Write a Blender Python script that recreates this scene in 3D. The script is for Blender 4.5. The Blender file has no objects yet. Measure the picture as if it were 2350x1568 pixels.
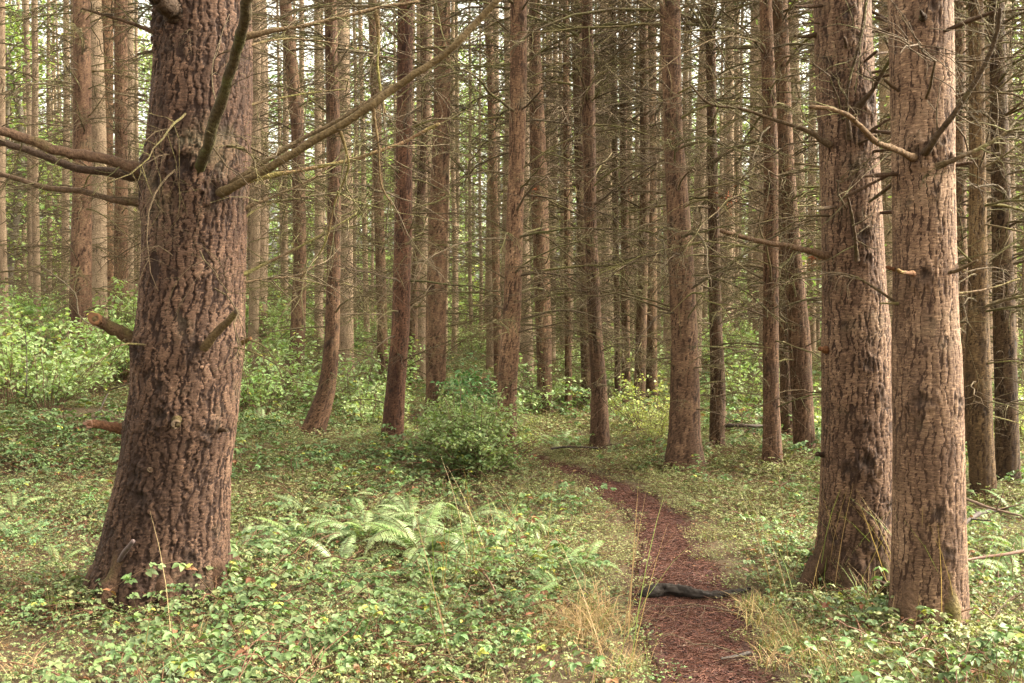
import bpy, math
import numpy as np
from mathutils import Vector, Matrix, Euler

# ------------------------------------------------------------------ camera
SC = bpy.context.scene
COL = SC.collection
FPX, CXP, CYP, HORY = 2285.0, 1175.0, 784.0, 740.0     # focal length, centre and horizon in photo pixels (2350 x 1568)
CAMH = 1.5
PITCH = -math.atan((CYP - HORY) / FPX)
cam_d = bpy.data.cameras.new('camera')
cam_d.sensor_width = 36.0
cam_d.lens = FPX / 2350.0 * 36.0
cam_d.clip_start, cam_d.clip_end = 0.05, 800.0
cam = bpy.data.objects.new('camera', cam_d); COL.objects.link(cam)
cam.location = (0, 0, CAMH)
cam.rotation_euler = (math.pi / 2 + PITCH, 0, 0)
SC.camera = cam

# ------------------------------------------------------------------ sky and sun (bright overcast)
SUN_EL, SUN_AZ = math.radians(40), math.radians(84)     # azimuth from +Y clockwise: soft light from the right
w = bpy.data.worlds.new('World'); SC.world = w; w.use_nodes = True
nt = w.node_tree; nt.nodes.clear()
sky = nt.nodes.new('ShaderNodeTexSky'); sky.sky_type = 'NISHITA'; sky.sun_disc = False
sky.sun_elevation = SUN_EL; sky.sun_rotation = SUN_AZ
sky.air_density = 1.0; sky.dust_density = 6.0; sky.ozone_density = 1.0
hs = nt.nodes.new('ShaderNodeHueSaturation'); hs.inputs['Saturation'].default_value = 0.10
bg = nt.nodes.new('ShaderNodeBackground'); bg.inputs['Strength'].default_value = 0.15
wo = nt.nodes.new('ShaderNodeOutputWorld')
wm = nt.nodes.new('ShaderNodeMix'); wm.data_type = 'RGBA'; wm.blend_type = 'MULTIPLY'; wm.inputs[0].default_value = 1.0; wm.inputs[7].default_value = (1.0, 0.95, 0.80, 1)   # photo's warm white balance
nt.links.new(sky.outputs[0], hs.inputs['Color']); nt.links.new(hs.outputs[0], wm.inputs[6]); nt.links.new(wm.outputs[2], bg.inputs[0]); nt.links.new(bg.outputs[0], wo.inputs[0])
sd = bpy.data.lights.new('sun', 'SUN'); sd.energy = 1.5; sd.angle = math.radians(30); sd.color = (1.0, 0.92, 0.76)
sun = bpy.data.objects.new('sun', sd); COL.objects.link(sun)
sdir = Vector((math.sin(SUN_AZ) * math.cos(SUN_EL), math.cos(SUN_AZ) * math.cos(SUN_EL), math.sin(SUN_EL)))
sun.rotation_euler = sdir.to_track_quat('Z', 'Y').to_euler(); sun.location = sdir * 40
vs = SC.view_settings
vs.view_transform = 'Standard'; vs.look = 'None'; vs.gamma = 1.0; vs.exposure = 2.85; vs.use_curve_mapping = False
cy = SC.cycles
cy.max_bounces = 5; cy.diffuse_bounces = 4; cy.glossy_bounces = 2; cy.transmission_bounces = 4; cy.transparent_max_bounces = 4
cy.use_denoising = True; cy.use_adaptive_sampling = True; cy.adaptive_threshold = 0.025
try:
    cy.denoiser = 'OPENIMAGEDENOISE'; cy.denoising_input_passes = 'RGB_ALBEDO_NORMAL'; cy.denoising_prefilter = 'ACCURATE'
except Exception:
    pass
cy.sample_clamp_indirect = 6.0
cy.caustics_reflective = False; cy.caustics_refractive = False

# ------------------------------------------------------------------ helpers
def at(px, py, depth):
    """photo pixel at a distance along +Y -> world point"""
    u, v = (px - CXP) / FPX, (CYP - py) / FPX
    c, s = math.cos(PITCH), math.sin(PITCH)
    dy, dz = c - v * s, s + v * c
    k = depth / dy
    return np.array((u * k, depth, CAMH + dz * k))

def on_ground(px, py, z=0.0):
    u, v = (px - CXP) / FPX, (CYP - py) / FPX
    c, s = math.cos(PITCH), math.sin(PITCH)
    dy, dz = c - v * s, s + v * c
    k = (z - CAMH) / dz
    return np.array((u * k, dy * k, z))

TAB = np.random.default_rng(5).random((1024, 256))
def vn(x, y, per=1024):
    x = np.asarray(x, float); y = np.asarray(y, float)
    xi = np.floor(x).astype(int); yi = np.floor(y).astype(int)
    fx = x - xi; fy = y - yi
    fx = fx * fx * (3 - 2 * fx); fy = fy * fy * (3 - 2 * fy)
    x0 = xi % per; x1 = (xi + 1) % per; y0 = yi % 256; y1 = (yi + 1) % 256
    a = TAB[x0, y0] * (1 - fx) + TAB[x1, y0] * fx
    b = TAB[x0, y1] * (1 - fx) + TAB[x1, y1] * fx
    return (a * (1 - fy) + b * fy) * 2 - 1

def sstep(a, b, x):
    t = np.clip((np.asarray(x, float) - a) / (b - a), 0, 1)
    return t * t * (3 - 2 * t)

class MB:
    """collects vertices / triangles / quads with a colour per vertex"""
    def __init__(s): s.V, s.T, s.Q, s.C, s.n = [], [], [], [], 0
    def add(s, V, T=None, Q=None, col=None):
        V = np.asarray(V, float)
        if T is not None and len(T): s.T.append(np.asarray(T, int) + s.n)
        if Q is not None and len(Q): s.Q.append(np.asarray(Q, int) + s.n)
        s.V.append(V)
        c = np.ones((len(V), 4)) if col is None else np.broadcast_to(np.asarray(col, float), (len(V), 4))
        s.C.append(c); s.n += len(V)
    def mesh(s, name, mat, smooth=True, cols=True, attrs=None):
        V = np.concatenate(s.V) if s.V else np.zeros((0, 3))
        T = np.concatenate(s.T) if s.T else np.zeros((0, 3), int)
        Q = np.concatenate(s.Q) if s.Q else np.zeros((0, 4), int)
        m = bpy.data.meshes.new(name)
        m.vertices.add(len(V)); m.vertices.foreach_set('co', V.astype(np.float32).ravel())
        nl = T.size + Q.size
        m.loops.add(nl); m.loops.foreach_set('vertex_index', np.concatenate([T.ravel(), Q.ravel()]).astype(np.int32))
        m.polygons.add(len(T) + len(Q))
        st = np.concatenate([np.arange(len(T)) * 3, T.size + np.arange(len(Q)) * 4]).astype(np.int32)
        m.polygons.foreach_set('loop_start', st)
        m.polygons.foreach_set('use_smooth', np.full(len(T) + len(Q), smooth))
        m.update(calc_edges=True)
        if cols:
            a = m.color_attributes.new('tint', 'FLOAT_COLOR', 'POINT')
            a.data.foreach_set('color', np.concatenate(s.C).astype(np.float32).ravel())
        for k, v in (attrs or {}).items():
            a = m.attributes.new(k, 'FLOAT', 'POINT'); a.data.foreach_set('value', np.asarray(v, np.float32))
        m.materials.append(mat)
        return m

def tube(P, R, sides=6, cap=True):
    """tapered tube along points -> V, T, Q"""
    P = np.asarray(P, float); R = np.asarray(R, float); n = len(P)
    t = np.gradient(P, axis=0); t /= np.linalg.norm(t, axis=1)[:, None] + 1e-9
    ref = np.array((0, 0, 1.0)) if abs(t[0, 2]) < 0.9 else np.array((1.0, 0, 0))
    a = np.cross(t, ref); a /= np.linalg.norm(a, axis=1)[:, None] + 1e-9
    b = np.cross(t, a)
    th = np.arange(sides) * 2 * math.pi / sides
    V = P[:, None] + R[:, None, None] * (np.cos(th)[None, :, None] * a[:, None] + np.sin(th)[None, :, None] * b[:, None])
    V = V.reshape(-1, 3)
    i = np.arange(n - 1)[:, None] * sides; j = np.arange(sides)[None]; j2 = (j + 1) % sides
    Q = np.stack([i + j, i + j2, i + sides + j2, i + sides + j], -1).reshape(-1, 4)
    T = None
    if cap:
        V = np.concatenate([V, P[-1:] + t[-1:] * R[-1]])
        j = np.arange(sides); T = np.stack([(n - 1) * sides + j, (n - 1) * sides + (j + 1) % sides, np.full(sides, n * sides)], -1)
    return V, T, Q

def spline(P, n):
    P = np.asarray(P, float)
    if len(P) < 3: 
        t = np.linspace(0, 1, n)[:, None]; return P[0] * (1 - t) + P[-1] * t
    E = np.concatenate([[2 * P[0] - P[1]], P, [2 * P[-1] - P[-2]]])
    s = np.linspace(0, len(P) - 1 - 1e-6, n); k = s.astype(int); f = (s - k)[:, None]
    p0, p1, p2, p3 = E[k], E[k + 1], E[k + 2], E[k + 3]
    return 0.5 * (2 * p1 + (p2 - p0) * f + (2 * p0 - 5 * p1 + 4 * p2 - p3) * f ** 2 + (3 * p1 - p0 - 3 * p2 + p3) * f ** 3)

def obj(name, mesh, parent=None, loc=(0, 0, 0), rot=(0, 0, 0), scale=(1, 1, 1), color=None, kind=None):
    o = bpy.data.objects.new(name, mesh); COL.objects.link(o)
    o.location = loc; o.rotation_euler = rot; o.scale = scale
    if parent is not None: o.parent = parent
    if color is not None: o.color = (*color, 1)
    if kind: o['kind'] = kind
    return o

def tag(o, label, cat, group=None, kind=None):
    o['label'] = label; o['category'] = cat
    if group: o['group'] = group
    if kind: o['kind'] = kind
    return o

def thing(name, label, cat, loc=(0, 0, 0), rotz=0, group=None):
    o = bpy.data.objects.new(name, None); COL.objects.link(o)
    o.empty_display_size = 0.2; o.location = loc; o.rotation_euler = (0, 0, rotz)
    return tag(o, label, cat, group)

# ------------------------------------------------------------------ materials
def new_mat(name):
    m = bpy.data.materials.new(name); m.use_nodes = True
    t = m.node_tree; t.nodes.clear()
    out = t.nodes.new('ShaderNodeOutputMaterial')
    return m, t, out

def N(t, typ, **kw):
    n = t.nodes.new(typ)
    for k, v in kw.items():
        if hasattr(n, k): setattr(n, k, v)
        else: n.inputs[k].default_value = v
    return n

def noise(t, vec, scale, detail=3.0, rough=0.55, mapping=None):
    if mapping is not None:
        mp = t.nodes.new('ShaderNodeMapping'); mp.inputs['Scale'].default_value = mapping
        t.links.new(vec, mp.inputs['Vector']); vec = mp.outputs[0]
    n = t.nodes.new('ShaderNodeTexNoise'); n.inputs['Scale'].default_value = scale
    n.inputs['Detail'].default_value = detail; n.inputs['Roughness'].default_value = rough
    t.links.new(vec, n.inputs['Vector'])
    return n.outputs['Fac']

def ramp(t, fac, stops):
    r = t.nodes.new('ShaderNodeValToRGB')
    e = r.color_ramp.elements
    while len(e) < len(stops): e.new(0.5)
    for el, (p, c) in zip(e, stops): el.position = p; el.color = (*c, 1)
    t.links.new(fac, r.inputs[0])
    return r.outputs[0]

def mixc(t, fac, a, b, blend='MIX'):
    n = t.nodes.new('ShaderNodeMix'); n.data_type = 'RGBA'; n.blend_type = blend
    def put(s, v):
        if hasattr(v, 'is_output'): t.links.new(v, s)
        elif isinstance(v, (int, float)): s.default_value = v
        else: s.default_value = (*v, 1)
    put(n.inputs[0], fac); put(n.inputs[6], a); put(n.inputs[7], b)
    return n.outputs[2]

def math_(t, op, a, b=0.0, clamp=False):
    n = t.nodes.new('ShaderNodeMath'); n.operation = op; n.use_clamp = clamp
    for s, v in ((n.inputs[0], a), (n.inputs[1], b)):
        if hasattr(v, 'is_output'): t.links.new(v, s)
        else: s.default_value = v
    return n.outputs[0]

def attr(t, name):
    n = t.nodes.new('ShaderNodeAttribute'); n.attribute_name = name
    return n

def bark_material(name, sculpted):
    m, t, out = new_mat(name)
    tc = t.nodes.new('ShaderNodeTexCoord'); v = tc.outputs['Object']
    oi = t.nodes.new('ShaderNodeObjectInfo')
    flake = noise(t, v, 1.0, 5, 0.70, (30, 30, 130))
    big = noise(t, v, 1.6, 3)
    streak = noise(t, v, 1.0, 4, 0.6, (42, 42, 6))
    fine = noise(t, v, 190, 2)
    plate = ramp(t, big, [(0.3, (0.082, 0.053, 0.037)), (0.5, (0.120, 0.081, 0.057)), (0.72, (0.165, 0.119, 0.088))] if sculpted else [(0.3, (0.20, 0.145, 0.104)), (0.5, (0.26, 0.195, 0.142)), (0.72, (0.32, 0.25, 0.186))])  # unsculpted far bark is paler: brightness and haze of distance put into its colour
    fl = ramp(t, flake, [(0.36, (0.50, 0.43, 0.40)), (0.47, (1, 1, 1)), (0.58, (1.3, 1.32, 1.34)), (0.65, (2.3, 2.4, 2.45))])
    plate = mixc(t, 1.0, plate, fl, 'MULTIPLY')
    furcol = (0.036, 0.020, 0.013)
    if sculpted:
        pt = attr(t, 'plate').outputs['Fac']
        plate = mixc(t, 1.0, plate, ramp(t, pt, [(0.15, (0.62, 0.58, 0.56)), (0.5, (1.0, 0.98, 0.96)), (0.85, (1.42, 1.45, 1.46))]), 'MULTIPLY')
        fa = attr(t, 'furrow').outputs['Fac']
        kn = attr(t, 'knot').outputs['Fac']
        wob = math_(t, 'ADD', fa, math_(t, 'MULTIPLY', math_(t, 'SUBTRACT', streak, 0.5), 0.7))
        f = math_(t, 'MULTIPLY', sramp(t, wob, 0.30, 0.70), 1.0)
        col = mixc(t, f, plate, furcol)
        col = mixc(t, math_(t, 'MULTIPLY', kn, 0.92, True), col, (0.026, 0.018, 0.014))
        bh = math_(t, 'ADD', math_(t, 'MULTIPLY', flake, 0.34), math_(t, 'ADD', math_(t, 'MULTIPLY', streak, 0.5), math_(t, 'MULTIPLY', fine, 0.25)))
        bs, bd = 0.9, 0.008
    else:
        f = sramp(t, streak, 0.42, 0.30)
        col = mixc(t, f, plate, furcol)
        spots = noise(t, v, 5.5, 2, 0.5, (1, 1, 0.8))
        col = mixc(t, math_(t, 'MULTIPLY', sramp(t, spots, 0.68, 0.76), 0.8), col, (0.035, 0.024, 0.018))
        bh = math_(t, 'ADD', math_(t, 'MULTIPLY', streak, 1.0), math_(t, 'MULTIPLY', flake, 0.4))
        bs, bd = 0.9, 0.02
    col = mixc(t, 1.0, col, oi.outputs['Color'], 'MULTIPLY')
    # algae / lichen film in broad patches
    lic = noise(t, v, 2.3, 4, 0.6)
    col = mixc(t, math_(t, 'MULTIPLY', sramp(t, lic, 0.55, 0.8), 0.35), col, (0.13, 0.125, 0.07))
    b = N(t, 'ShaderNodeBump', Strength=bs, Distance=bd); t.links.new(bh, b.inputs['Height'])
    p = N(t, 'ShaderNodeBsdfPrincipled', Roughness=0.85); p.inputs['Specular IOR Level'].default_value = 0.25
    t.links.new(col, p.inputs['Base Color']); t.links.new(b.outputs[0], p.inputs['Normal'])
    t.links.new(p.outputs[0], out.inputs[0])
    return m

def sramp(t, x, a, b):
    n = t.nodes.new('ShaderNodeMapRange'); n.interpolation_type = 'SMOOTHSTEP'
    n.inputs[1].default_value = a; n.inputs[2].default_value = b
    t.links.new(x, n.inputs[0])
    return n.outputs[0]

def branch_material(name, dry, moss, mossy):
    m, t, out = new_mat(name)
    tc = t.nodes.new('ShaderNodeTexCoord'); v = tc.outputs['Object']
    oi = t.nodes.new('ShaderNodeObjectInfo')
    n1 = noise(t, v, 5, 4); n2 = noise(t, v, 60, 3)
    f = sramp(t, math_(t, 'ADD', n1, math_(t, 'MULTIPLY', math_(t, 'SUBTRACT', oi.outputs['Random'], 0.5), 0.35)), 0.6 - mossy, 0.8 - mossy)
    col = mixc(t, f, dry, moss)
    col = mixc(t, 1.0, col, ramp(t, n2, [(0.3, (0.6, 0.58, 0.56)), (0.7, (1.35, 1.35, 1.3))]), 'MULTIPLY')
    col = mixc(t, 1.0, col, oi.outputs['Color'], 'MULTIPLY')
    b = N(t, 'ShaderNodeBump', Strength=0.9, Distance=0.012); t.links.new(math_(t, 'ADD', n2, noise(t, v, 24, 4)), b.inputs['Height'])
    p = N(t, 'ShaderNodeBsdfPrincipled', Roughness=0.85); p.inputs['Specular IOR Level'].default_value = 0.2
    t.links.new(col, p.inputs['Base Color']); t.links.new(b.outputs[0], p.inputs['Normal']); t.links.new(p.outputs[0], out.inputs[0])
    return m

def leaf_material(name, gain=(1, 1, 1), trans=0.3, rough=0.5, spec=0.4, var=0.45):
    m, t, out = new_mat(name)
    a = attr(t, 'tint').outputs['Color']
    oi = t.nodes.new('ShaderNodeObjectInfo')
    geo = t.nodes.new('ShaderNodeNewGeometry')
    h = t.nodes.new('ShaderNodeHueSaturation')
    t.links.new(a, h.inputs['Color'])
    t.links.new(math_(t, 'ADD', 0.487, math_(t, 'MULTIPLY', oi.outputs['Random'], 0.026)), h.inputs['Hue'])
    t.links.new(math_(t, 'ADD', 1 - var / 2, math_(t, 'MULTIPLY', geo.outputs['Random Per Island'], var)), h.inputs['Value'])
    col = mixc(t, 1.0, h.outputs[0], gain, 'MULTIPLY')
    col2 = mixc(t, math_(t, 'MULTIPLY', geo.outputs['Backfacing'], 0.45), col, mixc(t, 1.0, col, (1.5, 1.5, 1.7), 'MULTIPLY'))
    p = N(t, 'ShaderNodeBsdfPrincipled', Roughness=rough); p.inputs['Specular IOR Level'].default_value = spec
    t.links.new(col2, p.inputs['Base Color'])
    tr = t.nodes.new('ShaderNodeBsdfTranslucent')
    t.links.new(mixc(t, 1.0, col, (1.3, 1.5, 0.7), 'MULTIPLY'), tr.inputs[0])
    mx = t.nodes.new('ShaderNodeMixShader'); mx.inputs[0].default_value = trans
    t.links.new(p.outputs[0], mx.inputs[1]); t.links.new(tr.outputs[0], mx.inputs[2]); t.links.new(mx.outputs[0], out.inputs[0])
    return m

def soil_material(name, stops, scale, bump, chips=0.0):
    m, t, out = new_mat(name)
    tc = t.nodes.new('ShaderNodeTexCoord'); v = tc.outputs['Object']
    n1 = noise(t, v, scale, 6, 0.65); n2 = noise(t, v, 1.3, 3); n3 = noise(t, v, 140, 3, 0.7)
    f = math_(t, 'ADD', math_(t, 'MULTIPLY', n1, 0.5), math_(t, 'ADD', math_(t, 'MULTIPLY', n2, 0.25), math_(t, 'MULTIPLY', n3, 0.25)))
    col = ramp(t, f, stops)
    if chips: col = mixc(t, math_(t, 'MULTIPLY', sramp(t, noise(t, v, 2.6, 4), 0.52, 0.66), chips), col, (0.060, 0.044, 0.037))
    b = N(t, 'ShaderNodeBump', Strength=0.8, Distance=bump)
    t.links.new(math_(t, 'ADD', n1, n3), b.inputs['Height'])
    p = N(t, 'ShaderNodeBsdfPrincipled', Roughness=0.9); p.inputs['Specular IOR Level'].default_value = 0.2
    t.links.new(col, p.inputs['Base Color']); t.links.new(b.outputs[0], p.inputs['Normal']); t.links.new(p.outputs[0], out.inputs[0])
    return m

def plain_material(name, rough=0.8, grain=40.0, lo=0.7, hi=1.3):
    """colour from the 'tint' attribute with a grain"""
    m, t, out = new_mat(name)
    tc = t.nodes.new('ShaderNodeTexCoord')
    n1 = noise(t, tc.outputs['Object'], grain, 4)
    col = mixc(t, 1.0, attr(t, 'tint').outputs['Color'], ramp(t, n1, [(0.3, (lo,) * 3), (0.7, (hi,) * 3)]), 'MULTIPLY')
    b = N(t, 'ShaderNodeBump', Strength=0.6, Distance=0.004); t.links.new(n1, b.inputs['Height'])
    p = N(t, 'ShaderNodeBsdfPrincipled', Roughness=rough); p.inputs['Specular IOR Level'].default_value = 0.25
    t.links.new(col, p.inputs['Base Color']); t.links.new(b.outputs[0], p.inputs['Normal']); t.links.new(p.outputs[0], out.inputs[0])
    return m

M_BARK = bark_material('fir_bark_plated', True)
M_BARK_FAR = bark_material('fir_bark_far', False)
M_LIMB = branch_material('limb_bark', (0.090, 0.062, 0.043), (0.105, 0.096, 0.042), 0.05)
M_TWIG = branch_material('dry_twig', (0.105, 0.078, 0.050), (0.125, 0.112, 0.050), 0.12)
M_NEEDLE = leaf_material('fir_needles', (1, 1, 1), 0.25, 0.6, 0.25, 0.6)
M_LEAF = leaf_material('understory_leaf', (1, 1, 1), 0.38, 0.5, 0.3)
M_COVER = leaf_material('ground_cover_leaf', (1, 1, 1), 0.28, 0.55, 0.25, 0.4)
M_FERN = leaf_material('fern_leaf', (1, 1, 1), 0.28, 0.45, 0.45, 0.3)
M_GRASS = leaf_material('grass_blade', (1, 1, 1), 0.25, 0.6, 0.3, 0.6)
M_SOIL = soil_material('forest_soil', [(0.3, (0.045, 0.028, 0.017)), (0.5, (0.09, 0.062, 0.036)), (0.68, (0.15, 0.115, 0.065))], 14, 0.03)
M_PATH = soil_material('trodden_bark_mulch', [(0.3, (0.019, 0.008, 0.006)), (0.48, (0.042, 0.0145, 0.011)), (0.66, (0.072, 0.031, 0.025))], 32, 0.02, 0.6)
M_WOOD = plain_material('weathered_wood', 0.8, 35)

# ------------------------------------------------------------------ ground and path
PATH_PX = [(1568, 1520, 1745), (1500, 1494, 1728), (1450, 1478, 1702), (1400, 1462, 1690), (1360, 1458, 1676), (1300, 1466, 1628),
           (1250, 1474, 1606), (1200, 1456, 1574), (1160, 1424, 1532), (1120, 1356, 1452), (1100, 1316, 1392), (1080, 1268, 1330), (1066, 1240, 1290)]
pl, pr = [], []
for yy, a, b in PATH_PX:
    pl.append(on_ground(a, yy)[:2]); pr.append(on_ground(b, yy)[:2])
pl = [np.array((0.25, -6.0)), np.array((0.35, -1.0)), np.array((0.52, 2.4))] + pl + [np.array((-0.05, 11.3)), np.array((-1.0, 12.6)), np.array((-1.5, 15.0)), np.array((-1.2, 19.0))]
pr = [np.array((0.85, -6.0)), np.array((0.90, -1.0)), np.array((0.98, 2.4))] + pr + [np.array((0.15, 11.7)), np.array((-0.7, 12.9)), np.array((-1.15, 15.0)), np.array((-0.85, 19.0))]
PL = spline([(*p, 0) for p in pl], 260)[:, :2]; PR = spline([(*p, 0) for p in pr], 260)[:, :2]
PC = (PL + PR) / 2; PWID = np.linalg.norm(PR - PL, axis=1) / 2

def path_dist(x, y):
    """signed distance to the edge of the path (negative on the path)"""
    x = np.atleast_1d(np.asarray(x, float)).ravel(); y = np.atleast_1d(np.asarray(y, float)).ravel()
    out = np.empty(len(x))
    for k in range(0, len(x), 20000):
        d = np.hypot(x[k:k + 20000, None] - PC[None, :, 0], y[k:k + 20000, None] - PC[None, :, 1]) - PWID[None]
        out[k:k + 20000] = d.min(1)
    return out

def hgt(x, y):
    x = np.asarray(x, float); y = np.asarray(y, float)
    far = sstep(3, 10, np.hypot(x, y))
    h = 0.05 * vn(x * 0.6, y * 0.6) + 0.02 * vn(x * 2.1 + 7, y * 2.1) + 0.10 * far * vn(x * 0.16 + 3, y * 0.16)
    h = h + 0.75 * sstep(-2.2, -6.5, x) * sstep(8, 16, y) + 0.5 * sstep(-8, -20, x) * sstep(14, 30, y)
    h = h + 0.22 * np.exp(-((x + 4.9) ** 2 / 0.9 + (y - 11.5) ** 2 / 0.8))
    h = h + 0.25 * sstep(2.2, 6, x) * sstep(9, 22, y)
    return h * sstep(-0.1, 1.4, path_dist(x, y)).reshape(x.shape) if x.ndim else h

def hz(x, y): return float(hgt(np.array([x]), np.array([y]))[0])

def graded(lo, hi, fine_lo, fine_hi, step):
    a = list(np.arange(fine_lo, fine_hi + 1e-6, step)); s = step
    while a[-1] < hi: s *= 1.14; a.append(a[-1] + s)
    s = step
    while a[0] > lo: s *= 1.14; a.insert(0, a[0] - s)
    return np.array(a)
gx = graded(-300, 300, -5, 5, 0.10); gy = graded(-120, 400, 2.5, 14, 0.10)
X, Y = np.meshgrid(gx, gy)
pdm = path_dist(X.ravel(), Y.ravel()).reshape(X.shape)
Z = hgt(X.ravel(), Y.ravel()).reshape(X.shape) - 0.045 * sstep(0.12, -0.05, pdm)
nx, ny = len(gx), len(gy)
i = np.arange(ny - 1)[:, None] * nx + np.arange(nx - 1)[None]
gb = MB(); gb.add(np.stack([X, Y, Z], -1).reshape(-1, 3), Q=np.stack([i, i + 1, i + nx + 1, i + nx], -1).reshape(-1, 4))
tag(obj('ground', gb.mesh('ground', M_SOIL, cols=False)), 'brown forest soil under the green ground cover', 'ground', kind='structure')

s_ = np.linspace(-1.05, 1.05, 29)
PP = PC[:, None] + (PR - PC)[:, None] * s_[None, :, None]
px_, py_ = PP[..., 0], PP[..., 1]
pz_ = -0.025 + 0.02 * np.abs(s_)[None] ** 2 + 0.008 * vn(px_ * 9, py_ * 9) + 0.006 * vn(px_ * 31, py_ * 31) + 0.004 * vn(px_ * 70, py_ * 70)
edge = (np.abs(s_)[None] > 1.0) * -0.05
pb = MB(); n1_, n2_ = px_.shape
i = np.arange(n1_ - 1)[:, None] * n2_ + np.arange(n2_ - 1)[None]
pb.add(np.stack([px_, py_, pz_ + edge], -1).reshape(-1, 3), Q=np.stack([i, i + 1, i + n2_ + 1, i + n2_], -1).reshape(-1, 4))
tag(obj('path', pb.mesh('path', M_PATH, cols=False)), 'narrow reddish brown bark mulch path winding into the trees', 'path', kind='structure')

# ------------------------------------------------------------------ trunks
def voro(u, v, per, rng):
    """periodic jittered-cell voronoi: returns F2-F1 and a random value per cell"""
    rows = int(v.max()) + 4
    jx = rng.random((per, rows)) * 0.9; jy = rng.random((per, rows)) * 0.9; jr = rng.random((per, rows))
    ui = np.floor(u).astype(int); vi = np.floor(v).astype(int) + 1
    f1 = np.full(u.shape, 9.0); f2 = f1.copy(); r = np.zeros(u.shape)
    ax = np.zeros(u.shape); ay = ax.copy(); bx = ax.copy(); by = ax.copy()
    for du in (-1, 0, 1):
        for dv in (-1, 0, 1):
            cu = ui + du; cv = np.clip(vi + dv, 0, rows - 1); cm = cu % per
            px = cu + jx[cm, cv]; py = cv - 1 + jy[cm, cv]
            d = np.hypot(px - u, py - v)
            nr = d < f1; n2 = (~nr) & (d < f2)
            bx = np.where(nr, ax, np.where(n2, px, bx)); by = np.where(nr, ay, np.where(n2, py, by))
            ax = np.where(nr, px, ax); ay = np.where(nr, py, ay)
            f2 = np.where(nr, f1, np.minimum(f2, d)); r = np.where(nr, jr[cm, cv], r); f1 = np.where(nr, d, f1)
    dx, dy = np.abs(bx - ax), np.abs(by - ay)
    return f2 - f1, r, dx / (np.hypot(dx, dy) + 1e-9)

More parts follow.
